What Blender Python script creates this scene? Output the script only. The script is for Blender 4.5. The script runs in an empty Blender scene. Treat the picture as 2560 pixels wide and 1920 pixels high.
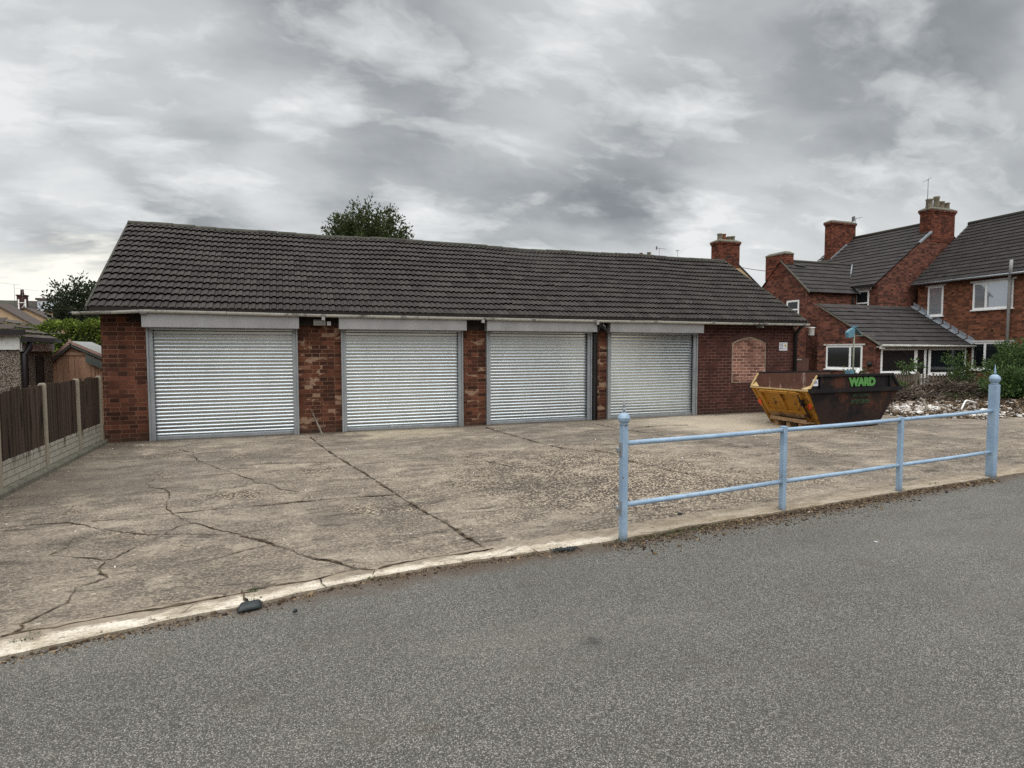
import bpy, math, random
from math import sin, cos, tan, pi, radians, hypot, floor
from mathutils import Vector, Matrix
random.seed(7)
R = random.random
def U(a, b): return a + (b - a) * random.random()
S = bpy.context.scene
COL = S.collection

# ---------------------------------------------------------------- camera
FP, PITCH, ROLL, YAW, EYE = 1500.6, .0549, -.0017, .3611, 1.65
CF = Vector((sin(YAW)*cos(PITCH), cos(YAW)*cos(PITCH), -sin(PITCH)))
_r = Vector((cos(YAW), -sin(YAW), 0)); _u = _r.cross(CF)
CR = _r*cos(ROLL) + _u*sin(ROLL); CU = _u*cos(ROLL) - _r*sin(ROLL)
CP = Vector((0, 0, EYE))
cam_d = bpy.data.cameras.new('camera'); cam = bpy.data.objects.new('camera', cam_d); COL.objects.link(cam)
cam.matrix_world = Matrix(((CR.x, CU.x, -CF.x, 0), (CR.y, CU.y, -CF.y, 0), (CR.z, CU.z, -CF.z, EYE), (0, 0, 0, 1)))
cam_d.sensor_width = 36; cam_d.lens = 36*FP/2560; cam_d.clip_start = .05; cam_d.clip_end = 3000
S.camera = cam

def at(u, v, ax, val):
    """world point on the plane ax = val seen at a pixel of the 2560 px photograph"""
    d = CF + CR*((u-1280)/FP) + CU*((960-v)/FP)
    k = 'xyz'.index(ax)
    return CP + d*((val-CP[k])/d[k])

# ---------------------------------------------------------------- node helper
class N:
    def __init__(s, name, rough=.8, metal=0., spec=.5):
        s.m = bpy.data.materials.new(name); s.m.use_nodes = True
        s.t = s.m.node_tree; s.b = s.t.nodes['Principled BSDF']
        s.b.inputs['Roughness'].default_value = rough; s.b.inputs['Metallic'].default_value = metal
        s.b.inputs['Specular IOR Level'].default_value = spec
        g = s.t.nodes.new('ShaderNodeNewGeometry'); s.pos = g.outputs['Position']; s.geo = g
    def new(s, t, **k):
        n = s.t.nodes.new(t)
        for a, b in k.items(): setattr(n, a, b)
        return n
    def inp(s, sock, v):
        if v is None: return
        if hasattr(v, 'is_linked'): s.t.links.new(v, sock)
        elif isinstance(v, (tuple, list)) and len(v) == 3 and sock.type == 'RGBA': sock.default_value = (*v, 1)
        else: sock.default_value = v
    def noise(s, scale, detail=4, rough=.6, vec=None, dist=0, out=0):
        n = s.new('ShaderNodeTexNoise'); s.inp(n.inputs['Vector'], vec or s.pos)
        n.inputs['Scale'].default_value = scale; n.inputs['Detail'].default_value = detail
        n.inputs['Roughness'].default_value = rough; n.inputs['Distortion'].default_value = dist
        return n.outputs[out]
    def voro(s, scale, vec=None, feature='F1', out='Distance'):
        n = s.new('ShaderNodeTexVoronoi', feature=feature); s.inp(n.inputs['Vector'], vec or s.pos)
        n.inputs['Scale'].default_value = scale
        return n.outputs[out]
    def math(s, op, a, b=None, c=None, clamp=False):
        n = s.new('ShaderNodeMath', operation=op, use_clamp=clamp)
        for i, v in enumerate((a, b, c)):
            if v is not None: s.inp(n.inputs[i], v)
        return n.outputs[0]
    def vmath(s, op, a, b=None):
        n = s.new('ShaderNodeVectorMath', operation=op); s.inp(n.inputs[0], a)
        if b is not None: s.inp(n.inputs[1], b)
        return n.outputs[0] if op not in ('DISTANCE', 'LENGTH', 'DOT_PRODUCT') else n.outputs[1]
    def ramp(s, fac, *st):
        n = s.new('ShaderNodeValToRGB'); s.inp(n.inputs[0], fac); e = n.color_ramp.elements
        while len(e) < len(st): e.new(.5)
        for i, (p, c) in enumerate(st):
            e[i].position = p; e[i].color = (c, c, c, 1) if not isinstance(c, (tuple, list)) else (*c, 1)
        return n.outputs[0]
    def step(s, x, a, b):
        n = s.new('ShaderNodeMapRange', interpolation_type='SMOOTHSTEP'); s.inp(n.inputs[0], x)
        n.inputs[1].default_value = a; n.inputs[2].default_value = b
        return n.outputs[0]
    def mix(s, f, a, b, mode='MIX'):
        n = s.new('ShaderNodeMix', data_type='RGBA', blend_type=mode)
        s.inp(n.inputs[0], f); s.inp(n.inputs[6], a); s.inp(n.inputs[7], b)
        return n.outputs[2]
    def xyz(s, v=None):
        n = s.new('ShaderNodeSeparateXYZ'); s.inp(n.inputs[0], v or s.pos); return n.outputs
    def comb(s, x, y, z=0.):
        n = s.new('ShaderNodeCombineXYZ')
        for i, q in enumerate((x, y, z)): s.inp(n.inputs[i], q)
        return n.outputs[0]
    def scale(s, v, sx, sy, sz):
        n = s.new('ShaderNodeMapping'); s.inp(n.inputs[0], v); n.inputs['Scale'].default_value = (sx, sy, sz); return n.outputs[0]
    def bump(s, h, strength=.5, dist=.02):
        n = s.new('ShaderNodeBump'); s.inp(n.inputs['Height'], h)
        n.inputs['Strength'].default_value = strength; n.inputs['Distance'].default_value = dist
        s.inp(s.b.inputs['Normal'], n.outputs[0])
    def attr(s, name):
        n = s.new('ShaderNodeAttribute'); n.attribute_name = name; return n.outputs['Fac']
    def blob(s, x, y, r, soft=.5, nz=None):
        p = s.xyz(); d = s.math('SQRT', s.math('ADD', s.math('POWER', s.math('SUBTRACT', p[0], x), 2.), s.math('POWER', s.math('SUBTRACT', p[1], y), 2.)))
        if nz is not None: d = s.math('ADD', d, nz)
        n = s.new('ShaderNodeMapRange', interpolation_type='SMOOTHSTEP'); s.inp(n.inputs[0], d)
        n.inputs[1].default_value = r; n.inputs[2].default_value = r*(1-soft); return n.outputs[0]
    def col(s, c): s.inp(s.b.inputs['Base Color'], c); return s
    def rough(s, c): s.inp(s.b.inputs['Roughness'], c); return s

def srgb(r, g, b):
    f = lambda c: (c/255/12.92) if c/255 <= .04045 else ((c/255+.055)/1.055)**2.4
    return (f(r), f(g), f(b))

def plain(name, c, rough=.7, metal=0., var=.15, sc=6., spec=.4, bump=0., grime=None):
    n = N(name, rough, metal, spec)
    f = n.noise(sc, 5, .65)
    a = tuple(x*(1-var) for x in c); b = tuple(min(1, x*(1+var)) for x in c)
    o = n.ramp(f, (.3, a), (.7, b))
    if grime: o = n.mix(n.step(n.noise(sc*.6, 6, .7), .5, .72), o, grime)
    n.col(o)
    if bump: n.bump(n.noise(sc*12, 4), bump, .005)
    return n.m

M = {}
# ---- brick
def brick(name, c1, c2, mortar, bw=.235, bh=.081, patch=0., mort=.008, dark=None, var=.5, offz=0., pale=(.36, .24, .16), squash=.62):
    n = N(name, .9, spec=.2)
    p = n.xyz(); nr = n.xyz(n.geo.outputs['Normal'])
    ax = n.math('GREATER_THAN', n.math('ABSOLUTE', nr[0]), .7)
    wob = n.noise(2.3, 2, .5)
    u = n.math('ADD', n.math('MULTIPLY', p[0], n.math('SUBTRACT', 1., ax)), n.math('MULTIPLY', p[1], ax))
    zz = n.math('ADD', p[2], n.math('MULTIPLY', wob, .012))
    v = n.comb(n.math('ADD', u, n.math('MULTIPLY', n.noise(9., 1), .008)), n.math('ADD', zz, offz + 3.), 0.)
    t = n.new('ShaderNodeTexBrick'); t.offset = .5; t.squash = squash; t.squash_frequency = 2
    n.inp(t.inputs['Vector'], v)
    t.inputs['Scale'].default_value = 1; t.inputs['Brick Width'].default_value = bw; t.inputs['Row Height'].default_value = bh
    t.inputs['Mortar Size'].default_value = mort*.55; t.inputs['Mortar Smooth'].default_value = .25
    t.inputs['Color1'].default_value = (0, 0, 0, 1); t.inputs['Color2'].default_value = (1, 1, 1, 1); t.inputs['Mortar'].default_value = (.5, .5, .5, 1)
    f = n.ramp(t.outputs['Color'], (0., 0.), (1., 1.))
    c = n.mix(f, c1, c2)
    big = n.noise(1.3, 4, .65)
    c = n.mix(n.math('MULTIPLY', n.step(big, .45, .75), var), c, dark or tuple(x*.35 for x in c1))
    c = n.mix(n.math('MULTIPLY', n.noise(45., 4, .7), .5), c, tuple(x*.5 for x in c2))
    m = n.mix(n.step(n.noise(3.1, 3), .42, .66), mortar, tuple(x*.33 for x in mortar))
    c = n.mix(t.outputs['Fac'], c, m)
    if patch:
        pf = n.step(n.noise(4.2, 3, .55, n.scale(n.pos, 1, 1, 1.7)), .66-patch*.1, .69-patch*.1)
        pf = n.math('MULTIPLY', pf, n.step(n.math('ADD', f, n.math('MULTIPLY', n.noise(30.), .3)), .5, .62))
        pf = n.math('MAXIMUM', pf, n.math('MULTIPLY', n.step(f, .955, .965), .8))
        c = n.mix(n.math('MULTIPLY', pf, .85), c, n.mix(n.noise(20.), pale, tuple(x*.55 for x in pale)))
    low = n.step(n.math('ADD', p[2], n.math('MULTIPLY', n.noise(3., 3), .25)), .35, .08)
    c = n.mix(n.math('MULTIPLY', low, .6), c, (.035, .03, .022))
    n.col(c)
    h = n.math('ADD', n.math('MULTIPLY', n.math('SUBTRACT', 1., t.outputs['Fac']), 1.), n.math('MULTIPLY', n.noise(60., 3), .35))
    n.bump(h, .55, .008)
    return n.m
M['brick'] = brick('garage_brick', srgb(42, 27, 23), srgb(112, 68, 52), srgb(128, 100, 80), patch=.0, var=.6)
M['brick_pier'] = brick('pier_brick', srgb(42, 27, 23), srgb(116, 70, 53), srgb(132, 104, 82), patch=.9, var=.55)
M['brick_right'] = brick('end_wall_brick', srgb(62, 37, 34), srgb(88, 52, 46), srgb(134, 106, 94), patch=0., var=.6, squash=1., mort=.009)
M['brick_infill'] = brick('infill_brick', srgb(92, 58, 50), srgb(160, 114, 98), srgb(196, 166, 148), var=.05, mort=.014, squash=1., bw=.225)
M['brick_house'] = brick('terrace_brick', srgb(44, 29, 26), srgb(138, 86, 70), srgb(104, 82, 72), bh=.1, bw=.3, var=.45, dark=srgb(42, 26, 24), mort=.014)
M['brick_far'] = brick('orange_brick', srgb(64, 41, 33), srgb(150, 96, 72), srgb(122, 92, 74), bh=.1, bw=.3, var=.45, dark=srgb(64, 38, 30), mort=.013)
M['brick_dark'] = brick('chimney_brick', srgb(54, 32, 26), srgb(142, 82, 62), srgb(56, 44, 38), bh=.1, bw=.3, var=.4, mort=.014)

# ---- roof tiles (per tile random in attribute 'rnd')
def tile_mat(name, c1, c2, lichen=.35, lc=srgb(120, 118, 100)):
    n = N(name, .85, spec=.25)
    r = n.attr('rnd')
    c = n.mix(r, c1, c2)
    c = n.mix(n.math('MULTIPLY', n.noise(1.1, 4, .6), .35), c, tuple(x*.45 for x in c1))
    c = n.mix(n.math('MULTIPLY', n.step(n.noise(14., 6, .75), .5, .75), lichen), c, lc)
    c = n.mix(n.math('MULTIPLY', n.step(n.noise(55., 2, .5), .66, .74), .25), c, srgb(150, 150, 138))
    n.col(c); n.bump(n.noise(90., 3), .35, .004)
    return n.m
M['tile'] = tile_mat('garage_roof_tile', srgb(52, 47, 45), srgb(72, 66, 62), .25, srgb(98, 94, 87))
M['tile_far'] = tile_mat('house_roof_tile', srgb(52, 48, 48), srgb(66, 61, 60), .2)
M['tile_left'] = tile_mat('bungalow_roof_tile', srgb(70, 60, 56), srgb(100, 90, 84), .2)
M['ridge'] = tile_mat('ridge_tile', srgb(56, 54, 48), srgb(76, 74, 65), .5, srgb(122, 122, 108))

# ---- shutters
def galv(name, c, rough, metal=.9, var=.12, sc=9.):
    n = N(name, rough, metal)
    f = n.noise(sc, 4, .6, n.scale(n.pos, 1, 1, .35))
    n.col(n.ramp(f, (.3, tuple(x*(1-var) for x in c)), (.7, tuple(min(1, x*(1+var)) for x in c))))
    n.rough(n.ramp(n.noise(4., 4, .6), (.3, rough*.8), (.7, min(1, rough*1.25))))
    return n.m
M['lath'] = galv('galvanised_lath', (.59, .635, .66), .26, .95, .06, 3.)
M['hood'] = galv('galvanised_hood', (.33, .32, .318), .5, .4, .14, 2.)
M['rail'] = galv('galvanised_rail', (.33, .345, .36), .45, .5, .12, 5.)
M['black'] = plain('black_paint', (.012, .011, .011), .6, var=.4)
M['darkwood'] = plain('matt_blackish_brown', (.018, .013, .011), .8, var=.5)
M['downpipe'] = plain('dark_downpipe', (.02, .015, .017), .45, var=.3)
M['gutter'] = plain('weathered_white_gutter', srgb(196, 194, 186), .5, var=.12, sc=3, grime=srgb(60, 55, 50))
M['greyplastic'] = plain('grey_plastic', srgb(150, 148, 146), .5, var=.1)
M['white'] = plain('white_upvc', srgb(238, 238, 236), .4, var=.05)
M['whitewood'] = plain('white_painted_board', srgb(206, 204, 200), .6, var=.07, grime=srgb(150, 140, 130))
M['lead'] = plain('lead_flashing', srgb(140, 146, 152), .5, metal=.2, var=.25, sc=5)
M['pot'] = plain('chimney_pot_clay', srgb(120, 112, 96), .9, var=.35, sc=8)
M['potred'] = plain('red_chimney_pot', srgb(112, 70, 46), .9, var=.4, sc=10)
M['cap'] = plain('cement_capping', srgb(104, 100, 88), .9, var=.35, sc=8, bump=.4)
M['cream'] = plain('cream_render', srgb(206, 180, 142), .9, var=.06, sc=2)
M['tan'] = plain('tan_render', srgb(186, 160, 130), .9, var=.12, sc=2)
M['farwhite'] = plain('white_render', srgb(200, 206, 216), .9, var=.03)
M['fardark'] = plain('dark_far_roof', srgb(62, 54, 54), .9, var=.25, sc=.6, grime=srgb(70, 76, 60))
M['darkred'] = plain('dark_red_brickwork', srgb(70, 44, 42), .9, var=.2)
M['aerial'] = plain('aerial_metal', srgb(110, 112, 114), .5, metal=.5)
n = N('window_glass', .06, 0, .6); n.col((.012, .015, .017)); M['glass'] = n.m
n = N('window_glass_bright', .04, .55, .8); n.col((.42, .45, .48)); M['glassb'] = n.m
M['curtain'] = plain('curtain_cloth', srgb(120, 122, 124), .9, var=.2, sc=12)

# ---- blue railing paint
n = N('pale_blue_paint', .42, spec=.5)
c = n.ramp(n.noise(5., 5, .6), (.3, srgb(128, 152, 176)), (.7, srgb(156, 178, 198)))
c = n.mix(n.math('MULTIPLY', n.step(n.noise(2.2, 5, .7), .58, .7), .55), c, srgb(112, 132, 146))
c = n.mix(n.step(n.noise(17., 6, .78), .615, .65), c, n.mix(n.noise(9.), srgb(84, 58, 40), srgb(150, 132, 112)))
lowp = n.step(n.math('ADD', n.xyz()[2], n.math('MULTIPLY', n.noise(14., 5, .7), .12)), .14, .05)
c = n.mix(n.math('MULTIPLY', lowp, .7), c, srgb(92, 82, 68))
c = n.mix(n.math('MULTIPLY', n.step(n.noise(60., 2, .5), .66, .7), .5), c, srgb(196, 210, 222))
n.col(c); n.bump(n.noise(70., 4), .25, .002); M['blue'] = n.m
M['teal'] = plain('faded_blue_metal', srgb(96, 136, 152), .5, var=.15)
M['polegrey'] = plain('pole_grey', srgb(130, 132, 116), .5, var=.2)

# ---- skip paints
n = N('rusty_black_skip', .7, spec=.25)
p = n.xyz()
c = n.mix(n.step(n.math('ADD', n.noise(2.2, 6, .7), n.math('MULTIPLY', p[2], -.18)), .28, .52), srgb(15, 14, 18), srgb(46, 32, 28))
c = n.mix(n.math('MULTIPLY', n.step(n.noise(1.6, 6, .7), .50, .62), .7), c, srgb(86, 50, 34))
c = n.mix(n.step(n.noise(9., 6, .75), .56, .72), c, srgb(28, 21, 20))
c = n.mix(n.math('MULTIPLY', n.step(n.noise(7., 5, .7, n.scale(n.pos, 2, 2, .4)), .64, .7), .4), c, srgb(88, 64, 54))
n.col(c); n.bump(n.noise(12., 5), .3, .01); M['skip'] = n.m
n = N('black_skip_rim', .55, spec=.3)
c = n.mix(n.step(n.noise(5., 6, .7), .5, .66), srgb(18, 17, 21), srgb(40, 30, 28)); n.col(c); M['rim'] = n.m
n = N('rusty_skip_inside', .85, spec=.2); p = n.xyz()
c = n.mix(n.noise(5., 6, .7), srgb(64, 40, 34), srgb(108, 76, 62))
st = n.step(n.math('ADD', n.noise(5., 5, .7, n.scale(n.pos, 1.6, 1.6, .5)), n.math('MULTIPLY', p[2], -.22)), .34, .46)
c = n.mix(n.math('MULTIPLY', st, .6), c, srgb(176, 156, 144)); n.col(c); M['skipin'] = n.m
n = N('chipped_yellow_paint', .6, spec=.3)
c = n.mix(n.noise(3., 4), srgb(162, 110, 34), srgb(186, 134, 50))
c = n.mix(n.step(n.noise(7., 8, .82), .53, .62), c, srgb(82, 52, 30))
c = n.mix(n.math('MULTIPLY', n.step(n.xyz()[2], .5, .05), .4), c, srgb(112, 84, 56)); n.col(c); M['yellow'] = n.m
n = N('yellow_rim', .6); c = n.mix(n.noise(9., 6, .7), srgb(206, 180, 132), srgb(170, 138, 84)); n.col(c); M['yrim'] = n.m
M['orange'] = plain('orange_reflector', srgb(236, 88, 40), .5, var=.1)
n = N('worn_green_lettering', .6); n.col(n.mix(n.math('MULTIPLY', n.step(n.noise(16., 7, .8), .60, .66), .75), n.mix(n.noise(5.), srgb(70, 126, 60), srgb(92, 150, 78)), srgb(24, 30, 22))); M['green'] = n.m
M['greenfade'] = plain('faded_green_lettering', srgb(50, 70, 46), .7, var=.5, sc=20)
M['sticker'] = plain('white_sticker', srgb(215, 215, 220), .5, var=.04)
M['ink'] = plain('ink', srgb(110, 112, 140), .6, var=.1)
M['inkyellow'] = plain('yellow_warning_symbol', srgb(190, 168, 70), .6, var=.1)
M['pallet'] = plain('pallet_timber', srgb(150, 120, 88), .85, var=.35, sc=9, grime=srgb(70, 50, 38))

# ---- woods, fence, render
def wood(name, a, b, dark, streak=1.):
    n = N(name, .85, spec=.2)
    c = n.mix(n.noise(16., 4, .7, n.scale(n.pos, 1, 1, .06)), a, b)
    c = n.mix(n.step(n.noise(7., 5, .7, n.scale(n.pos, 1, 1, .14)), .5, .68), c, dark)
    c = n.mix(n.math('MULTIPLY', n.attr('rnd'), .5), c, tuple(x*.55 for x in a))
    n.col(c); n.bump(n.noise(40., 3, .6, n.scale(n.pos, 1, 1, .05)), .5, .006)
    return n.m
M['fencewood'] = wood('weathered_fence_board', srgb(56, 43, 35), srgb(92, 78, 65), srgb(30, 23, 19))
M['shedwood'] = wood('orange_shed_board', srgb(170, 130, 106), srgb(192, 154, 130), srgb(146, 106, 82))
M['picket'] = wood('grey_picket', srgb(108, 102, 91), srgb(146, 138, 124), srgb(72, 66, 58))
M['board'] = plain('plywood_brown', srgb(80, 52, 44), .8, var=.25, sc=3)
n = N('concrete_post', .9, spec=.2); c = n.mix(n.noise(5., 5, .7), srgb(118, 110, 96), srgb(166, 156, 138)); n.col(c); n.bump(n.noise(120., 3), .4, .003); M['cpost'] = n.m
n = N('white_gravel_board', .85, spec=.2); p = n.xyz()
t = n.new('ShaderNodeTexBrick'); n.inp(t.inputs['Vector'], n.comb(p[1], p[2], 0.)); t.inputs['Scale'].default_value = 1
t.inputs['Brick Width'].default_value = .23; t.inputs['Row Height'].default_value = .082; t.inputs['Mortar Size'].default_value = .005
c = n.mix(n.noise(6., 5, .7), srgb(134, 127, 114), srgb(184, 178, 165))
c = n.mix(t.outputs['Fac'], c, srgb(100, 92, 80))
stn = n.step(n.noise(9., 5, .7, n.scale(n.pos, 1, 1, .12)), .5, .64)
top = n.step(n.math('ADD', p[2], n.math('MULTIPLY', n.noise(6., 4), .3)), .34, .52)
c = n.mix(n.math('MULTIPLY', n.math('MULTIPLY', stn, top), .85), c, srgb(62, 52, 42)); n.col(c); n.bump(n.math('SUBTRACT', 1., t.outputs['Fac']), .4, .006); M['gboard'] = n.m
n = N('pebbledash', .9, spec=.2)
c = n.ramp(n.voro(75., out='Color'), (.15, srgb(84, 74, 66)), (.5, srgb(150, 138, 124)), (.85, srgb(196, 186, 172)))
n.col(n.mix(n.step(n.voro(75.), .3, .62), c, srgb(80, 70, 62))); n.bump(n.math('SUBTRACT', 1., n.voro(75.)), .8, .01); M['dash'] = n.m
M['felt'] = plain('grey_roofing_felt', srgb(158, 160, 156), .9, var=.06)
M['feltdark'] = plain('dark_felt', srgb(84, 88, 84), .9, var=.1)

# ---- ground
n = N('cracked_yard_concrete', .88, spec=.3)
p = n.xyz()
wv = n.noise(1.4, 3, .5, out=1)
vec = n.vmath('ADD', n.pos, n.vmath('MULTIPLY', wv, (.5, .5, 0)))
b1 = n.noise(.55, 6, .62, vec); b2 = n.noise(2.1, 7, .68, n.scale(vec, .55, 1.1, 1))
agg = n.voro(58., out='Color'); aggd = n.voro(58.)
fine = n.noise(42., 6, .82)
base = n.ramp(n.math('ADD', n.math('MULTIPLY', b1, .45), n.math('MULTIPLY', b2, .55)), (.40, srgb(76, 68, 60)), (.5, srgb(116, 105, 93)), (.60, srgb(160, 148, 132)))
c = n.mix(n.math('MULTIPLY', n.step(fine, .44, .58), .5), base, srgb(78, 66, 55))
c = n.mix(n.math('MULTIPLY', n.step(fine, .50, .40), .35), c, srgb(190, 176, 156))
# worn areas where the pale aggregate shows through
gravel = n.math('MAXIMUM', n.math('MULTIPLY', n.blob(3.9, 7.0, 3.1, .7, n.math('MULTIPLY', n.math('SUBTRACT', b2, .5), 3.)), 1.15), n.step(n.noise(.9, 5, .6), .55, .66))
stone = n.step(n.xyz(agg)[0], .60, .80)
c = n.mix(n.math('MULTIPLY', gravel, .85), c, srgb(72, 60, 49))
c = n.mix(n.math('MULTIPLY', n.math('MULTIPLY', stone, n.math('ADD', n.math('MULTIPLY', gravel, .6), .4)), .9), c, srgb(188, 172, 150))
spk = n.step(n.xyz(n.voro(17., out='Color'))[1], .93, .96)
c = n.mix(n.math('MULTIPLY', n.math('MULTIPLY', spk, n.step(n.voro(17.), .28, .2)), .7), c, srgb(208, 196, 178))
# dark damp streaks and pits
dk = n.step(n.noise(3.0, 9, .78, n.scale(vec, .4, 1.7, 1)), .53, .62)
c = n.mix(n.math('MULTIPLY', dk, .8), c, srgb(62, 53, 45))
c = n.mix(n.math('MULTIPLY', n.step(n.noise(.45, 6, .6, vec), .50, .62), .35), c, srgb(70, 62, 54))
bays = n.new('ShaderNodeTexBrick'); n.inp(bays.inputs['Vector'], n.vmath('ADD', n.pos, (-.45, -4.2, 0))); bays.inputs['Scale'].default_value = 1; bays.inputs['Brick Width'].default_value = 3.45; bays.inputs['Row Height'].default_value = 2.75; bays.inputs['Mortar Size'].default_value = .0; bays.offset = 0; bays.inputs['Color1'].default_value = (0, 0, 0, 1); bays.inputs['Color2'].default_value = (1, 1, 1, 1)
c = n.mix(n.math('MULTIPLY', n.xyz(bays.outputs['Color'])[0], .38), c, srgb(88, 80, 72))
c = n.mix(n.math('MULTIPLY', n.step(n.noise(1.7, 8, .78), .52, .62), .4), c, srgb(182, 168, 148))
ftp = n.step(n.noise(9.5, 9, .85), .60, .64)
c = n.mix(n.math('MULTIPLY', ftp, .8), c, srgb(48, 40, 34))
c = n.mix(n.math('MULTIPLY', n.blob(-2.6, 9.2, 3.2, .8, n.math('MULTIPLY', b1, 1.3)), .6), c, srgb(84, 75, 66))
c = n.mix(n.math('MULTIPLY', n.blob(9.4, 11.6, 2.8, .6, n.math('MULTIPLY', n.math('SUBTRACT', b2, .5), 4.)), .6), c, srgb(196, 182, 160))
c = n.mix(n.math('MULTIPLY', n.blob(2.2, 12.2, 1.3, .6, n.math('MULTIPLY', n.math('SUBTRACT', b2, .5), 5.)), .5), c, srgb(190, 176, 150))
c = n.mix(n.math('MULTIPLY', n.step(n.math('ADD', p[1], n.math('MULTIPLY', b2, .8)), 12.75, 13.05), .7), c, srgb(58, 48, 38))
n.col(c)
n.bump(n.math('ADD', n.math('MULTIPLY', n.math('SUBTRACT', 1., aggd), .5), n.math('ADD', n.math('MULTIPLY', fine, .7), n.math('MULTIPLY', b2, 2.))), .7, .012)
n.rough(n.ramp(b2, (.3, .55), (.7, .92)))
M['yard'] = n.m
n = N('pale_concrete_strip', .85, spec=.3)
b2 = n.noise(3.2, 8, .7, n.scale(n.pos, .6, 1.6, 1)); fine = n.noise(55., 5, .8); row = n.attr('rnd')
c = n.ramp(b2, (.36, srgb(132, 120, 104)), (.47, srgb(190, 178, 158)), (.60, srgb(222, 212, 196)))
c = n.mix(n.math('MULTIPLY', n.step(fine, .47, .62), .55), c, srgb(120, 104, 84))
c = n.mix(n.math('MULTIPLY', n.step(n.noise(9., 7, .8), .57, .62), .85), c, srgb(78, 68, 54))
right = n.step(n.xyz()[0], 2.0, 3.2)
c = n.mix(n.math('MULTIPLY', right, .6), c, srgb(128, 112, 90))
inn = n.step(n.math('ADD', row, n.math('MULTIPLY', n.math('SUBTRACT', n.noise(2.6, 6, .65), .5), 1.6)), .42, .66)
c = n.mix(n.math('MULTIPLY', inn, .9), c, n.ramp(n.noise(9., 6, .75), (.35, srgb(104, 92, 79)), (.65, srgb(156, 142, 124))))
out_ = n.step(n.math('ADD', row, n.math('MULTIPLY', n.math('SUBTRACT', n.noise(6., 6, .7), .5), 1.)), .12, -.12)
c = n.mix(n.math('MULTIPLY', out_, .6), c, srgb(92, 78, 62))
n.col(c); n.bump(n.math('ADD', fine, n.math('MULTIPLY', b2, 2.)), .6, .008); M['strip'] = n.m
n = N('old_tarmac', .85, spec=.35)
ag = n.voro(150., out='Color'); agd = n.voro(150.); b = n.noise(.8, 5, .6)
g1 = n.xyz(ag)[0]
c = n.ramp(g1, (.05, srgb(86, 84, 79)), (.45, srgb(122, 119, 112)), (.8, srgb(148, 144, 136)), (.97, srgb(176, 171, 162)))
c = n.mix(n.math('MULTIPLY', n.step(agd, .34, .6), .8), c, srgb(58, 56, 52))
c = n.mix(n.math('MULTIPLY', n.step(n.noise(60., 5, .85), .5, .62), .5), c, srgb(70, 67, 62))
c = n.mix(n.math('MULTIPLY', n.step(n.noise(2.2, 6, .7), .54, .66), .3), c, srgb(82, 76, 68))
c = n.mix(n.math('MULTIPLY', n.step(n.noise(.7, 5, .65, n.scale(n.pos, .35, 1.3, 1)), .42, .68), .14), c, srgb(152, 147, 136))
c = n.mix(n.math('MULTIPLY', n.step(b, .4, .7), .3), c, srgb(86, 82, 75))
c = n.mix(n.step(n.xyz(n.voro(13., out='Color'))[2], .965, .975) , c, c)
wp = n.math('MULTIPLY', n.step(n.xyz(n.voro(11., out='Color'))[2], .9, .91), n.step(n.voro(11.), .075, .05))
c = n.mix(wp, c, srgb(214, 212, 206))
st = at(1485, 1600, 'z', 0); c = n.mix(n.math('MULTIPLY', n.blob(st.x, st.y, .17, .9, n.math('MULTIPLY', n.noise(25.), .1)), .7), c, srgb(46, 44, 44))
st = at(1080, 1815, 'z', 0); c = n.mix(n.math('MULTIPLY', n.blob(st.x, st.y, .1, .9, n.math('MULTIPLY', n.noise(25.), .06)), .5), c, srgb(74, 58, 46))
p = n.xyz()
edge = n.math('SUBTRACT', p[1], n.math('ADD', 4.36, n.math('MULTIPLY', p[0], .085)))
e2 = n.math('SUBTRACT', p[1], n.math('ADD', 4.32, n.math('MULTIPLY', p[0], .27)))
edge = n.math('MINIMUM', edge, n.math('MAXIMUM', e2, n.math('MULTIPLY', n.math('GREATER_THAN', p[0], .3), 9.)))
ef = n.step(n.math('ADD', edge, n.math('MULTIPLY', n.math('SUBTRACT', n.noise(5., 6, .7), .5), .5)), -.36, -.08)
c = n.mix(n.math('MULTIPLY', ef, .9), c, srgb(88, 74, 62))
vg = n.math('MULTIPLY', n.step(n.math('ADD', edge, n.math('MULTIPLY', n.math('SUBTRACT', n.noise(3.5, 7, .75), .5), .55)), -.24, -.14), n.math('MULTIPLY', n.step(p[0], 2.5, 3.0), n.step(p[0], 9., 6.)))
c = n.mix(n.math('MULTIPLY', vg, .92), c, n.ramp(n.noise(22., 6, .8), (.35, srgb(42, 34, 26)), (.55, srgb(76, 62, 47)), (.68, srgb(112, 96, 76))))
n.col(c); n.bump(n.math('SUBTRACT', 1., agd), .75, .008); n.rough(n.ramp(g1, (.2, .9), (.9, .6))); M['tarmac'] = n.m
n = N('bare_soil', .95, spec=.1)
c = n.ramp(n.noise(1.5, 7, .7), (.35, srgb(62, 52, 42)), (.55, srgb(98, 86, 70)), (.7, srgb(88, 92, 60)))
n.col(c); n.bump(n.noise(20., 6, .7), .8, .05); M['soil'] = n.m
n = N('crack_dirt', .95, spec=.1)
c = n.ramp(n.noise(7., 5, .7), (.38, srgb(40, 33, 27)), (.52, srgb(82, 70, 57)), (.62, srgb(104, 91, 76)), (.74, srgb(84, 80, 52)))
n.col(c); n.bump(n.noise(50., 4), .8, .01); M['crack'] = n.m

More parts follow.
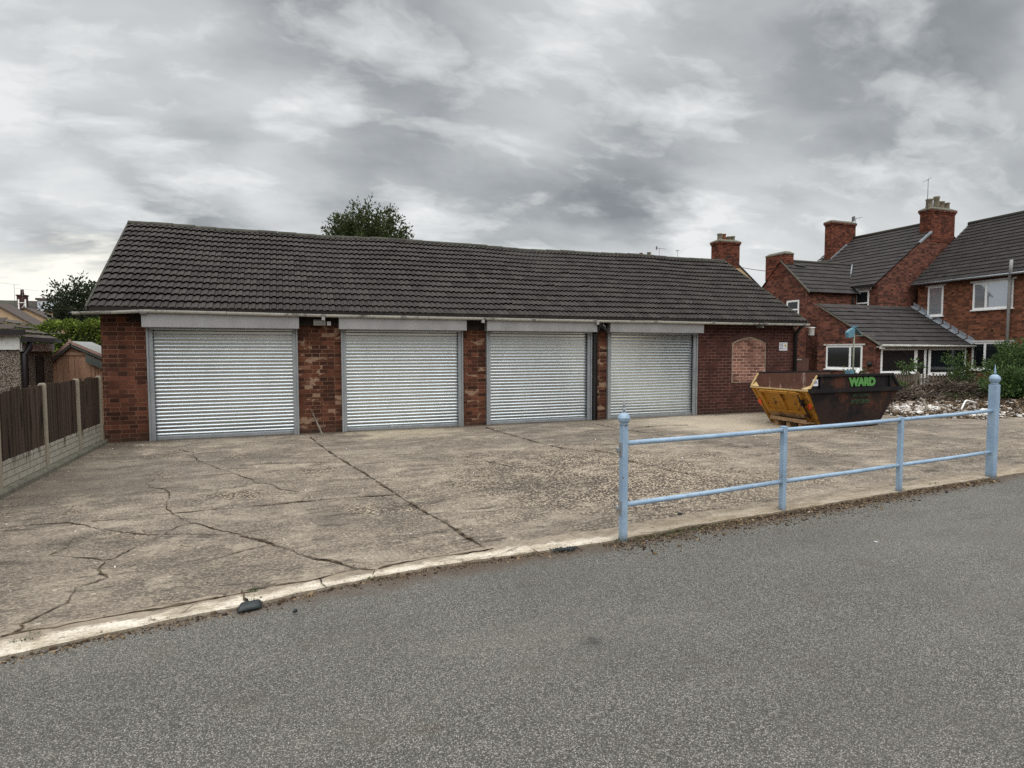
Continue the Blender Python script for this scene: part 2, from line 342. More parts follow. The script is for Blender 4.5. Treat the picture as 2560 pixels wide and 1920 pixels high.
# ---- foliage
def leafm(name, a, b, c3, trans=.25):
    n = N(name, .6, spec=.25)
    r = n.geo.outputs['Random Per Island']
    c = n.ramp(r, (0., a), (.55, b), (1., c3)); n.col(c)
    tr = n.new('ShaderNodeBsdfTranslucent'); n.inp(tr.inputs[0], c)
    mx = n.new('ShaderNodeMixShader'); mx.inputs[0].default_value = trans
    n.t.links.new(n.b.outputs[0], mx.inputs[1]); n.t.links.new(tr.outputs[0], mx.inputs[2])
    n.t.links.new(mx.outputs[0], n.t.nodes['Material Output'].inputs[0])
    return n.m
M['leaf'] = leafm('dark_green_leaf', (.03, .045, .016), (.05, .07, .022), (.09, .11, .035))
M['leafdark'] = leafm('deep_green_leaf', (.018, .027, .016), (.03, .045, .022), (.05, .065, .03))  # deeper green leaf colour for the left tree and hedge core
M['leafhedge'] = leafm('bright_hedge_leaf', (.05, .08, .015), (.12, .17, .03), (.26, .32, .05))
M['leafbush'] = leafm('bush_leaf', (.025, .05, .014), (.055, .10, .028), (.14, .21, .065))
M['drybrush'] = leafm('dead_brush', (.03, .02, .014), (.07, .048, .034), (.2, .16, .12), .1)
M['bark'] = plain('bark', (.06, .045, .032), .9, var=.4, sc=8)
n = N('broken_plaster', .85, spec=.2); c = n.ramp(n.geo.outputs['Random Per Island'], (0., srgb(96, 80, 68)), (.3, srgb(150, 138, 126)), (.7, srgb(198, 190, 182)), (1., srgb(232, 230, 226))); n.col(c); M['rubble'] = n.m
n = N('brown_debris', .9, spec=.2); c = n.ramp(n.geo.outputs['Random Per Island'], (0., srgb(36, 28, 22)), (.6, srgb(76, 61, 46)), (1., srgb(140, 120, 94))); n.col(c); M['debris'] = n.m
M['bag'] = plain('turquoise_plastic', srgb(130, 190, 198), .35, var=.3, sc=8)
M['bagwhite'] = plain('white_plastic', srgb(224, 228, 232), .35, var=.1, sc=8)
M['rubber'] = plain('black_rubber', srgb(34, 40, 42), .35, var=.35, sc=20)

# ---------------------------------------------------------------- mesh builder
class MB:
    def __init__(s): s.v = []; s.f = []; s.mi = []; s.r = []; s.sm = []
    def quad(s, *p, mi=0, r=.5, sm=False):
        k = len(s.v); s.v += [tuple(q) for q in p]; s.f.append(tuple(range(k, k+len(p)))); s.mi.append(mi); s.r.append(r); s.sm.append(sm); return s
    poly = quad
    def face(s, idx, mi=0, r=.5, sm=False): s.f.append(tuple(idx)); s.mi.append(mi); s.r.append(r); s.sm.append(sm)
    def box(s, x0, x1, y0, y1, z0, z1, mi=0, r=.5):
        return s.obox(Vector(((x0+x1)/2, (y0+y1)/2, (z0+z1)/2)), (Vector((1, 0, 0)), Vector((0, 1, 0)), Vector((0, 0, 1))), (abs(x1-x0)/2, abs(y1-y0)/2, abs(z1-z0)/2), mi, r)
    def obox(s, c, ax, h, mi=0, r=.5):
        k = len(s.v)
        for a in (-1, 1):
            for b in (-1, 1):
                for d in (-1, 1): s.v.append(tuple(c + ax[0]*h[0]*a + ax[1]*h[1]*b + ax[2]*h[2]*d))
        flip = ax[0].cross(ax[1]).dot(ax[2]) < 0
        for q in ((0, 1, 3, 2), (4, 6, 7, 5), (0, 4, 5, 1), (2, 3, 7, 6), (0, 2, 6, 4), (1, 5, 7, 3)):
            q = q[::-1] if flip else q
            s.face([k+i for i in q], mi, r)
        return s
    def bar(s, p, q, w, h, up=Vector((0, 0, 1)), mi=0, r=.5):
        p, q = Vector(p), Vector(q); d = (q-p); L = d.length; d.normalize()
        a = d.cross(up)
        if a.length < .01: a = d.cross(Vector((0, 1, 0)))
        a.normalize(); b = a.cross(d)
        return s.obox((p+q)/2, (d, a, b), (L/2, w/2, h/2), mi, r)
    def prism(s, pts, vec, mi=0, r=.5):
        k = len(s.v); n_ = len(pts); vec = Vector(vec)
        s.v += [tuple(p) for p in pts] + [tuple(Vector(p)+vec) for p in pts]
        s.face(range(k+n_-1, k-1, -1), mi, r); s.face(range(k+n_, k+2*n_), mi, r)
        for i in range(n_): j = (i+1) % n_; s.face((k+i, k+j, k+n_+j, k+n_+i), mi, r)
        return s
    def tube(s, pts, rad, n_=10, mi=0, cap=True, r=.5):
        pts = [Vector(p) for p in pts]; rads = rad if isinstance(rad, (list, tuple)) else [rad]*len(pts)
        k0 = len(s.v); pa = None
        for i, p in enumerate(pts):
            d = (pts[min(i+1, len(pts)-1)] - pts[max(i-1, 0)]).normalized()
            if pa is None:
                a = d.cross(Vector((0, 0, 1)));
                if a.length < .05: a = d.cross(Vector((1, 0, 0)))
            else: a = pa - d*pa.dot(d)
            a.normalize(); pa = a; b = d.cross(a)
            for j in range(n_):
                t = 2*pi*j/n_; s.v.append(tuple(p + a*cos(t)*rads[i] + b*sin(t)*rads[i]))
        for i in range(len(pts)-1):
            for j in range(n_):
                k = k0+i*n_; s.face((k+j, k+(j+1) % n_, k+n_+(j+1) % n_, k+n_+j), mi, r, True)
        if cap: s.face([k0+j for j in range(n_)][::-1], mi, r); s.face([k0+(len(pts)-1)*n_+j for j in range(n_)], mi, r)
        return s
    def lathe(s, c, prof, n_=16, mi=0, r=.5):
        k0 = len(s.v)
        for (rr, z) in prof:
            for j in range(n_): s.v.append((c[0]+rr*cos(2*pi*j/n_), c[1]+rr*sin(2*pi*j/n_), c[2]+z))
        for i in range(len(prof)-1):
            for j in range(n_):
                k = k0+i*n_; s.face((k+j, k+(j+1) % n_, k+n_+(j+1) % n_, k+n_+j), mi, r, True)
        s.face([k0+j for j in range(n_)][::-1], mi, r); s.face([k0+(len(prof)-1)*n_+j for j in range(n_)], mi, r)
        return s
    def build(s, name, mat, parent=None, bevel=0):
        root = parent
        while root is not None and root.parent is not None: root = root.parent
        o = root.location if root is not None else None
        vs = s.v if o is None else [(x-o.x, y-o.y, z-o.z) for x, y, z in s.v]
        if o is None and name not in STRUCT:
            xs = [v[0] for v in vs]; ys = [v[1] for v in vs]; zs = [v[2] for v in vs]
            loc = Vector(((min(xs)+max(xs))/2, (min(ys)+max(ys))/2, min(zs))); vs = [(x-loc.x, y-loc.y, z-loc.z) for x, y, z in vs]
        else: loc = None
        me = bpy.data.meshes.new(name); me.from_pydata(vs, [], s.f)
        for m in (mat if isinstance(mat, (list, tuple)) else [mat]): me.materials.append(M[m] if isinstance(m, str) else m)
        me.polygons.foreach_set('material_index', s.mi); me.polygons.foreach_set('use_smooth', s.sm)
        a = me.attributes.new('rnd', 'FLOAT', 'FACE'); a.data.foreach_set('value', s.r)
        me.update()
        ob = bpy.data.objects.new(name, me); COL.objects.link(ob)
        if parent: ob.parent = parent
        elif loc is not None: ob.location = loc
        if bevel:
            b = ob.modifiers.new('bevel', 'BEVEL'); b.width = bevel; b.segments = 2; b.limit_method = 'ANGLE'
        return ob
STRUCT = set()
def tag(o, label=None, cat=None, group=None, kind=None):
    if label: o['label'] = label
    if cat: o['category'] = cat
    if group: o['group'] = group
    if kind: o['kind'] = kind
    return o
def struct(mb, name, mat):
    STRUCT.add(name); o = mb.build(name, mat); return tag(o, kind='structure')
def thing(name, loc, label, cat, group=None):
    o = bpy.data.objects.new(name, None); o.empty_display_size = .2; o.location = Vector(loc); COL.objects.link(o)
    return tag(o, label, cat, group)
def copy_tree(o, parent=None):
    c = o.copy(); COL.objects.link(c)
    if parent: c.parent = parent
    for ch in [q for q in COL.objects if q.parent == o]: copy_tree(ch, c)
    return c
X, Y, Z = Vector((1, 0, 0)), Vector((0, 1, 0)), Vector((0, 0, 1))

# ================================================================ SETTING
# ground to the horizon
g = MB(); g.quad((-600, -300, -.09), (700, -300, -.09), (700, 900, -.09), (-600, 900, -.09)); struct(g, 'ground', 'soil')
edge = [(-40, -4.5), (-10, 1.6), (-4, 3.25), (-2.4, 3.68), (-1.47, 3.93), (-1.07, 4.04), (-.58, 4.14), (-.19, 4.2), (.34, 4.34), (1.12, 4.45), (2.07, 4.47), (2.7, 4.5), (3.49, 4.62), (4.88, 4.72), (6.82, 4.9), (8.57, 5.02), (9.3, 5.06), (14, 5.4), (40, 7.5)]
def edge_y(x, pts=edge):
    for (a, b), (c, d) in zip(pts, pts[1:]):
        if a <= x <= c: return b + (d-b)*(x-a)/(c-a)
    return pts[0][1]
def rag(x, amp=.02, f=5.): return amp*(sin(x*f+1.3)+.6*sin(x*f*2.7+.4)+.4*sin(x*f*6.1))/2
road = MB()
xs = [-40, -20, -10] + [-8+.12*i for i in range(160)] + [12, 16, 25, 40]
for a, b in zip(xs, xs[1:]):
    road.quad((a, -14, -.014), (b, -14, -.014), (b, edge_y(b)+.06, -.014), (a, edge_y(a)+.06, -.014))
struct(road, 'road', 'tarmac')
yard = MB()
sw = lambda x: (.30 if x < -1 else .22 if x < 1.5 else .28) if x < 2.6 else .3
ys = [-3.12] + [-3+.12*i for i in range(135)] + [14, 16, 20, 26]
for a, b in zip(ys, ys[1:]):
    ea, eb = edge_y(a)+rag(a), edge_y(b)+rag(b)
    yard.quad((a, ea+.12, 0), (b, eb+.12, 0), (b, 12.95 if b < 13.3 else 16, 0), (a, 12.95 if b < 13.3 else 16, 0))
struct(yard, 'yard', 'yard')
st = MB()
inner = lambda x: edge_y(x) + (.33 if x < -1.3 else .33-.13*(x+1.3)/1.6 if x < .3 else .2+.06*(x-.3) if x < 2.3 else .32) + rag(x, .03, 3.1)
ys = [-3.0+.06*i for i in range(260)] + [13, 13.5, 14, 15, 17, 20, 25.9]
for a, b in zip(ys, ys[1:]):
    ea, eb = edge_y(a)+rag(a, .012, 9), edge_y(b)+rag(b, .012, 9)
    ia, ib = inner(a), inner(b)
    for k in range(8): st.quad((a, ea+(ia-ea)*k/8, .004), (b, eb+(ib-eb)*k/8, .004), (b, eb+(ib-eb)*(k+1)/8, .004), (a, ea+(ia-ea)*(k+1)/8, .004), r=(k+.5)/8)
    st.quad((a, ea-.005, -.06), (b, eb-.005, -.06), (b, eb, .004), (a, ea, .004), r=-.25)
struct(st, 'yard_edging', 'strip')

# cracks and joints
def zc(pts, ox, oy, s): return [(ox+x/s, oy+y/s) for x, y in pts]
A_ = lambda *p: zc(p, 0, 1040, 2.676)
B_ = lambda *p: zc(p, 600, 1040, 2.458)
C_ = lambda *p: zc(p, 1480, 980, 4.1475)
D_ = lambda *p: zc(p, 1840, 980, 3.3515)
cracks = [
 (A_((1200,228),(1300,245),(1285,270),(1330,300),(1450,345),(1560,385),(1680,430),(1690,450),(1810,460),(1873,490),(1990,510)), .014),
 (A_((1050,420),(990,450),(1010,475),(1100,490),(1150,525),(1130,560),(1100,610),(1150,655),(1210,690),(1290,720),(1400,745),(1500,770),(1600,790),(1700,830),(1830,855)), .013),
 (A_((0,750),(100,740),(300,725),(450,712),(550,730),(640,755),(760,770),(900,790),(1070,795)), .012),
 (A_((1070,795),(1200,790),(1500,795)), .006),
 (A_((600,705),(850,690),(1000,665),(1150,655),(1400,630),(1600,608),(1790,597)), .009),
 (A_((320,935),(430,945),(600,958),(700,970),(760,955),(880,895),(1000,840),(1080,800),(1200,740),(1290,720)), .011),
 (A_((700,970),(670,1020),(680,1055),(730,1080),(650,1115),(520,1150),(480,1210),(450,1250),(340,1305),(200,1370),(130,1395),(140,1420),(60,1465),(0,1490)), .015),
 (A_((0,1485),(180,1450),(380,1415),(700,1350),(900,1320),(1200,1265),(1500,1215),(1740,1170)), .018),
 (A_((560,790),(480,830),(450,880),(320,935)), .008),
 (A_((1830,855),(1600,910),(1400,965),(1200,1000),(1050,1035)), .007),
 (A_((490,600),(450,650),(405,700)), .006),
 (A_((1330,1245),(1290,1280),(1240,1330)), .008),
 (B_((430,130),(480,170),(560,230),(650,285),(760,350),(850,410),(950,475)), .032),
 (B_((950,475),(1050,540),(1150,600),(1250,650),(1350,720),(1450,780),(1510,820)), .030),
 (B_((0,562),(180,548),(330,530),(640,503),(900,490),(960,485)), .014),
 (B_((0,735),(100,760),(200,785),(300,825),(400,870),(480,885),(580,900),(690,935),(760,945),(850,945)), .018),
 (B_((850,945),(940,920),(1100,890),(1250,860),(1400,845),(1560,820)), .016),
 (B_((850,945),(700,955),(500,1000),(300,1035),(150,1065),(30,1085)), .010),
 (B_((1510,70),(1600,100),(1750,140),(1850,170),(1980,200),(2100,210),(2200,225)), .034),
 (B_((1380,250),(1480,265),(1520,285),(1650,310),(1680,325)), .02),
 (B_((720,525),(850,540),(950,555),(1090,557)), .006),
 (B_((825,950),(800,985)), .012),
 (B_((560,285),(350,290),(100,292)), .010),
 (B_((1240,880),(1300,930),(1345,975)), .010), (B_((1780,815),(1850,850),(1880,870)), .008), (B_((490,1000),(520,1050),(550,1065)), .010),
 (A_((930,1380),(990,1420)), .008), (A_((1610,1170),(1640,1200),(1620,1230),(1660,1250)), .018), (B_((1250,880),(1400,900),(1600,860),(1700,810)), .006),
 (B_((2010,1000),(1700,1040)), .004),
 (B_((800,390),(640,395),(350,410),(80,415)), .006),
 (B_((0,650),(150,690),(400,720),(700,680)), .004),
 (C_((0,330),(200,365),(350,390),(500,415),(740,460),(900,480)), .028),
 (C_((0,600),(150,630),(290,655),(390,720),(550,755),(750,805),(1000,855),(1200,880),(1380,910)), .024),
 (C_((1100,520),(1400,560),(1659,580)), .02),
 (C_((400,385),(700,350),(1000,345)), .015),
 (D_((830,320),(1000,345),(1250,385),(1500,410),(1660,425),(1900,450),(2110,460)), .022),
 (D_((500,540),(640,545),(760,555),(900,580),(1040,600)), .014),
 (D_((1500,650),(1700,690),(1900,720)), .012),
 (D_((1400,470),(1600,500),(1900,520),(2080,500)), .012),
]
cr = MB()
for k, (pl, w) in enumerate(cracks):
    P = [at(u, v, 'z', 0) for u, v in pl]; Q = []
    for a, b in zip(P, P[1:]):
        m = max(2, int((b-a).length/.045))
        Q += [a+(b-a)*i/m for i in range(m)]
    Q.append(P[-1]); jit = 0; z = .0052+.00025*k; side = []
    for i, q in enumerate(Q):
        d = (Q[min(i+1, len(Q)-1)]-Q[max(i-1, 0)]).normalized(); nrm = Vector((-d.y, d.x, 0))
        jit = jit*.75+U(-.012, .012)*(.5 if w > .025 else 1)
        ww = w*U(.5, 1.3)*(.25+1.1*max(0, sin(i*.31+k*2.1)*.5+.5)*R()**.4)*(.3 if i in (0, len(Q)-1) else 1)*(1.15+1.2*d.x*d.x*(q.y/6 if w < .025 else 1))
        c_ = q+nrm*jit; side.append((c_+nrm*ww*.5, c_-nrm*ww*.5))
    for (a, b), (c_, d) in zip(side, side[1:]): cr.quad((b.x, b.y, z), (d.x, d.y, z), (c_.x, c_.y, z), (a.x, a.y, z))
    for i, q in enumerate(Q):
        if R() < .10 and 2 < i < len(Q)-2:
            r0 = w*U(.5, 1.5); a0 = U(0, 6.3); m = random.choice((4, 5)); o_ = q+Vector((U(-1, 1), U(-1, 1), 0))*w*.5
            cr.poly(*[(o_.x+cos(a0+2*pi*j/m)*r0*(.5+.6*((j*7+k) % 3)/2), o_.y+sin(a0+2*pi*j/m)*r0*.6, z+.009+i*1e-6) for j in range(m)])
struct(cr, 'yard_cracks', 'crack')

# grit and dead leaves lying along the road edge
gr = MB()
def chip(mb, c, s, flat=.4, mi=0):
    k = len(mb.v); m = random.choice((4, 5, 6)); a0 = U(0, 6.3); tilt = Vector((U(-.4, .4), U(-.4, .4), 0))
    ring = [(cos(a0+2*pi*i/m)*s*U(.6, 1.1), sin(a0+2*pi*i/m)*s*U(.6, 1.1)) for i in range(m)]
    for x, y in ring: mb.v.append((c[0]+x, c[1]+y, c[2]+x*tilt.x+y*tilt.y))
    for x, y in ring: mb.v.append((c[0]+x*.8, c[1]+y*.8, c[2]+s*flat+x*tilt.x+y*tilt.y))
    mb.face([k+m+i for i in range(m)], mi)
    for i in range(m): mb.face((k+i, k+(i+1) % m, k+m+(i+1) % m, k+m+i), mi)
for i in range(7500):
    x = U(2.5, 8.5) if R() < .8 else U(-2, 2.3)
    wd = .16 if 2.6 < x < 6.5 else .09 if x > 2.3 else .05
    y = edge_y(x) - abs(random.gauss(0, wd)) - .004
    chip(gr, (x, y, -.014), U(.003, .011) if R() < .95 else U(.012, .024), U(.15, .6))
for i in range(120):
    x = U(2.6, 9); y = edge_y(x)-abs(random.gauss(0, .09)); a = U(0, 3.14); l = U(.02, .06)
    gr.bar((x, y, -.01), (x+cos(a)*l, y+sin(a)*l, U(-.02, .0)), .004, .003)
tag(gr.build('grit', 'debris'), 'brown grit and dead bits gathered along the road edge', 'debris', kind='stuff')
sg = MB()
for i in range(420):
    x = U(-3, 12); y = U(4.9, 12.3)
    chip(sg, (x, y, .001), U(.004, .012), U(.3, .7))
tag(sg.build('loose_chippings', 'rubble'), 'small pale chippings scattered over the concrete yard', 'chippings', kind='stuff')
ms = MB()
for i in range(380):
    x = random.gauss(3.35, .38); y = edge_y(x)-.02-abs(random.gauss(0, .06)); a = U(0, 6.28); l = U(.008, .02)
    ms.quad((x, y, -.012), (x+cos(a)*.006, y+sin(a)*.006, -.012), (x+cos(a+1)*l*.5, y+sin(a+1)*l*.5, -.012+l), r=R())
tag(ms.build('moss', 'leafbush'), 'low green moss at the foot of the blue railing', 'moss', kind='stuff')

# ================================================================ tiled roofs
def tiled(O, ex, es, L, n_course, slope, period=.15, amp=.02, thick=.044, tile_w=.3, roll=True, jit=.0022, sag=None, th2=.006, clip=None):
    """courses of interlocking tiles: O eave corner, ex along the eave, es up the slope (unit vectors)"""
    mb = MB(); ex, es = Vector(ex), Vector(es); nz = ex.cross(es)
    if nz.z < 0: nz = -nz
    ce = slope/n_course
    for i in range(n_course):
        s0 = i*ce; s1 = s0+ce+.012
        lo, hi = (0, L) if clip is None else clip(s0+ce/2)
        nt = max(1, int(round((hi-lo)/tile_w))); tw = (hi-lo)/nt
        for t in range(nt):
            rnd = R(); dj = U(-jit, jit); tj = U(-.002, .002); slip = U(-.004, .004) if R() > .012 else .03
            smp = [0, .02, .16, .21, .30, .42, .475, .5, .52, .66, .71, .80, .92, .975, 1] if roll else [0, .02, .98, 1]
            cols = []
            for q in smp:
                x = lo + t*tw + q*tw
                if roll:
                    ph = (q*2) % 1.; h = (-.012 if q != .5 else -.010) if q in (0, .5, 1) else (0 if ph < .33 else amp*.8 if ph < .43 else amp if ph < .86 else amp*.7)
                else: h = 0 if q in (.02, .98) else -.01
                sg = sag(x/L, s0/slope) if sag else 0
                cols.append((x, h+dj+sg))
            for (xa, ha), (xb, hb) in zip(cols, cols[1:]):
                A = O+ex*xa+es*(s0+slip); B = O+ex*xb+es*(s0+slip)
                A1 = O+ex*xa+es*s1; B1 = O+ex*xb+es*s1
                k = len(mb.v)
                mb.v += [tuple(A+nz*(ha+thick)), tuple(B+nz*(hb+thick)), tuple(B1+nz*(hb+.004+tj)), tuple(A1+nz*(ha+.004+tj)),
                         tuple(A+nz*(ha+thick-th2)), tuple(B+nz*(hb+thick-th2)), tuple(A+es*.09+nz*-.012), tuple(B+es*.09+nz*-.012)]
                mb.face((k, k+1, k+2, k+3), 0, rnd); mb.face((k+4, k+5, k+1, k), 0, rnd*.5); mb.face((k+6, k+7, k+5, k+4), 0, 0)
    return mb

# ================================================================ GARAGE
D, GL, GR, GE, GD, GR_H = 12.73, -3.09, 13.14, 2.40, 3.37, 4.52
gar = thing('garage_building', (5, D, 0), 'long low brick garage block with a brown tiled roof and four roller shutters', 'garage')
doors = [(-2.37, .24), (1.07, 3.64), (4.18, 6.81), (7.24, 9.84)]
HT = 2.09
w = MB(); w.box(GL, doors[0][0], D, D+.3, -.1, 2.38); w.build('wall', 'brick', gar)
for a, b in zip(doors, doors[1:]): w = MB(); w.box(a[1], b[0], D, D+.3, -.1, 2.38); w.build('pier', 'brick_pier', gar)
w = MB(); w.box(doors[3][1], GR, D, D+.3, -.1, 2.38); w.build('wall', 'brick_right', gar)
w = MB(); w.box(GL, GL+.25, D+.3, D+6.6, -.1, 2.38); w.box(GR-.25, GR, D+.3, D+6.6, -.1, 2.38); w.box(GL, GR, D+6.6, D+6.85, -.1, 2.38)
for xx in (GL, GR-.25): w.prism([(xx, D+.02, 2.38), (xx, D+6.8, 2.38), (xx, D+3.35, 4.5)], (.25, 0, 0))
for a, b in doors: w.box(a, b, D+.02, D+.28, HT+.06, 2.38)
w.build('wall', 'brick', gar)
w = MB(); w.box(GL-.03, GR+.03, D-.03, D-.001, 2.30, 2.42)          # dark strips along the wall top
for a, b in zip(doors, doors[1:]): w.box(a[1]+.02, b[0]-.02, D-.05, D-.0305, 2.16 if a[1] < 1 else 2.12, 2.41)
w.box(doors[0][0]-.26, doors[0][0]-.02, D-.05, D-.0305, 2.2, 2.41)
w.build('dark_strip', 'darkwood', gar)
sl = hypot(GD, GR_H-GE); es = Vector((0, GD/sl, (GR_H-GE)/sl))
sagf = lambda a, b: -.028*sin(pi*a*1.0)*b + .018*sin(a*17+1)*b + .010*sin(a*41)*(b*.7+.3) + .008*sin(a*9+b*5)
O = Vector((GL-.12, D-.25, GE+.01)); nzr = X.cross(es)
dk_ = MB(); dk_.prism([O-nzr*.03+X*.0, O-nzr*.03+X*(GR-GL+.24), O-nzr*.03+X*(GR-GL+.24)+es*(sl-.02), O-nzr*.03+es*(sl-.02)], nzr*.016); dk_.build('roof_underlay', 'darkwood', gar)
L = GR-GL+.24
tiled(O, X, es, L, 15, sl+.02, sag=sagf, tile_w=.245).build('roof', 'tile', gar)
es2 = Vector((0, -GD/sl, (GR_H-GE)/sl))
rb = MB(); rb.quad((GL-.12, D-.25+2*GD, GE+.01), (GL-.12, D-.25+GD, GR_H), (GR+.12, D-.25+GD, GR_H), (GR+.12, D-.25+2*GD, GE+.01))
rb.build('rear_roof_slope', 'tile', gar)
rt = MB(); nR = 37
for i in range(nR):
    a = i/nR; b = (i+1)/nR; x0 = GL-.14+a*(L+.04); x1 = GL-.14+b*(L+.04)-.008
    z = GR_H+.03+sagf((a+b)/2, 1.)+U(-.004, .004); pts = []
    for j in range(9):
        t = pi*j/8; pts.append((0, D-.25+GD+.125*cos(t), z-.05+.085*sin(t)))
    rt.prism([(x0, p[1], p[2]) for p in pts], (x1-x0, 0, 0), r=R())
rt.build('ridge_tiles', 'ridge', gar)
for xx in (GL-.158, GR+.124):
    vb = MB()
    vb.prism([(xx, D-.27, GE-.02), (xx, D-.27+GD, GR_H-.03), (xx, D-.27+GD, GR_H+.035), (xx, D-.27, GE+.05)], (.035, 0, 0))
    vb.build('verge', 'ridge', gar)
# gutter: half-round trough, a little out of level, in lengths
gu = MB()
def trough(mb, p, q, r_=.05, th=.006):
    p, q = Vector(p), Vector(q)
    for rr, flip in ((r_, 0), (r_-th, 1)):
        pts = [(cos(pi+pi*j/8)*rr, sin(pi+pi*j/8)*rr) for j in range(9)]
        for (a, b), (c, d) in zip(pts, pts[1:]):
            f = [p+Y*a+Z*b, q+Y*a+Z*b, q+Y*c+Z*d, p+Y*c+Z*d]
            mb.quad(*(f if flip else f[::-1]), sm=True)
    for e in (p, q): mb.prism([e+Y*cos(pi+pi*j/8)*r_+Z*sin(pi+pi*j/8)*r_ for j in range(9)], (.004, 0, 0))
    for s_ in (-1, 1): mb.bar(p+Y*s_*(r_-.003), q+Y*s_*(r_-.003), .01, .008)
gx = [(-3.42, 2.335), (-2.85, 2.36), (-2.35, 2.395), (-1.0, 2.385), (.72, 2.372), (2.6, 2.37), (4.6, 2.365), (6.75, 2.362), (8.6, 2.368), (10.6, 2.36), (13.3, 2.37)]
for (a, z0), (b, z1) in zip(gx, gx[1:]): trough(gu, (a, D-.30, z0), (b-.012, D-.30, z1+U(-.004, .004)))
gu.build('gutter', 'gutter', gar)
for x in (-2.36, .72, 2.3, 5.2, 6.74, 8.4, 10.1, 11.8, 13.1): br = MB(); trough(br, (x-.05, D-.30, 2.372), (x+.05, D-.30, 2.372), .056); br.build('gutter_bracket', 'greyplastic', gar)
sf = MB(); sf.box(GL-.1, GR+.1, D-.252, D-.05, 2.415, 2.425); sf.box(GL-.1, GR+.1, D-.262, D-.252, 2.36, 2.46); sf.build('soffit_board', 'darkwood', gar)
dp = MB(); dp.tube([(6.93, D-.06, 0), (6.93, D-.06, 2.05), (6.93, D-.2, 2.22), (6.93, D-.28, 2.33)], .036, 10); dp.build('downpipe', 'downpipe', gar)
dp = MB(); dp.tube([(13.08, D-.07, 0), (13.08, D-.07, 2.1), (13.08, D-.2, 2.24), (13.12, D-.29, 2.33)], .045, 10); dp.build('downpipe', 'black', gar)
dp = MB(); dp.box(6.83, 6.885, D-.12, D-.002, 0, 2.05); dp.build('black_strip', 'black', gar)  # black strip between the third shutter and the downpipe

# bricked-up window with its arch
bi = MB(); bx0, bx1, bz0, bz1, bzc = 10.99, 12.09, .82, 1.84, 1.99
pts = [(bx0, bz0), (bx1, bz0), (bx1, bz1)] + [(bx1+(bx0-bx1)*i/8, bz1+(bzc-bz1)*sin(pi*i/8)) for i in range(1, 8)] + [(bx0, bz1)]
bi.prism([(x, D-.006, z) for x, z in pts], (0, .02, 0)); iw = bi.build('bricked_up_window', 'brick_infill', gar)
bm_ = MB()
arc = [(bx1+(bx0-bx1)*i/10, bz1+(bzc-bz1)*sin(pi*i/10)) for i in range(11)]
for (a, b), (c, d) in zip(arc, arc[1:]): bm_.bar((a, D-.006, b), (c, D-.006, d), .012, .03)
bm_.box(bx0-.012, bx0+.012, D-.011, D-.001, bz0, bz1); bm_.box(bx1-.012, bx1+.012, D-.011, D-.001, bz0, bz1)
bm_.box(bx0, bx1, D-.011, D-.001, bz0-.016, bz0)
bm_.build('mortar_edge', 'strip', iw)
for r0, r1 in ((.02, .13),):
    ar = MB()
    for i in range(17):
        t0 = i/17; t1 = (i+.78)/17
        def ap(t, e): 
            x = bx1+.04+(bx0-.04-bx1-.04)*t; z = bz1+.02+(bzc-bz1)*sin(pi*t); nx = (t-.5)*-1.1; ll = hypot(nx, 1); return (x+e*nx/ll, D-.004, z+e/ll)
        ar.prism([ap(t0, r0), ap(t1, r0), ap(t1, r1), ap(t0, r1)], (0, .012, 0))
    ar.build('arch', 'board', iw)

# roller shutters, each a part with its own pieces
def shutter(i, x0, x1):
    rw = .10
    sh = MB(); pitch = .0688; z = .07; nn = 0
    z0 = .055; lx0, lx1 = x0+rw-.01, x1-rw+.01
    prof = []
    while z0 < HT+.02:
        for j in range(10):
            t = (0, .1, .25, .42, .6, .76, .83, .9, .96, 1)[j]; prof.append((-.017*(sin(pi/2*t/.76)**.95 if t < .76 else cos(pi/2*(t-.76)/.24)**.8), z0+t*pitch*.96))
        z0 += pitch
    wv = lambda x, zz: .0015*sin(x*1.1+i)
    nx = 14; k0 = len(sh.v)
    for (dy, zz) in prof:
        for q in range(nx+1):
            x = lx0+(lx1-lx0)*q/nx; sh.v.append((x, D+.035+dy+wv(x, zz*.5), zz))
    for a in range(len(prof)-1):
        for q in range(nx):
            k = k0+a*(nx+1)+q; sh.face((k, k+1, k+nx+2, k+nx+1), 0, .5, True)
    # the shutter sub-tree hangs from a bottom bar / curtain pair
    cur = sh.build('roller_shutter', 'lath', gar)
    cur['label'] = ['widest looking ribbed shutter beside the left fence', 'ribbed shutter right of the first brick pier', 'ribbed shutter between the second and third piers', 'ribbed shutter beside the long end wall'][i]
    b = MB(); b.box(lx0, lx1, D+.012, D+.045, .004, .06); b.build('bottom_bar', 'rail', cur)
    for xa, xb in ((x0, x0+rw), (x1-rw, x1)):
        g_ = MB(); g_.box(xa, xb, D-.055, D-.0015, 0, HT+.005); g_.box(xa+.0 if xa == x0 else xb-.03, xa+.03 if xa == x0 else xb, D-.085, D-.0555, 0, HT+.005)
        g_.build('guide_rail', 'rail', cur, bevel=.004)
    h = MB(); hx0, hx1 = x0-.03-(.02 if i else .0), x1+.03
    h.prism([(hx0, D-.27, HT), (hx0, D-.27, HT+.27), (hx0, D-.10, HT+.285), (hx0, D-.052, HT+.285), (hx0, D-.052, HT)], (hx1-hx0, 0, 0))
    h.build('hood', 'hood', cur, bevel=.006)
    l = MB(); l.box(lx0, lx1, D-.2, D-.06, HT-.03, HT-.002); l.build('hood_lip', 'rail', cur)
for i, (a, b) in enumerate(doors): shutter(i, a, b)

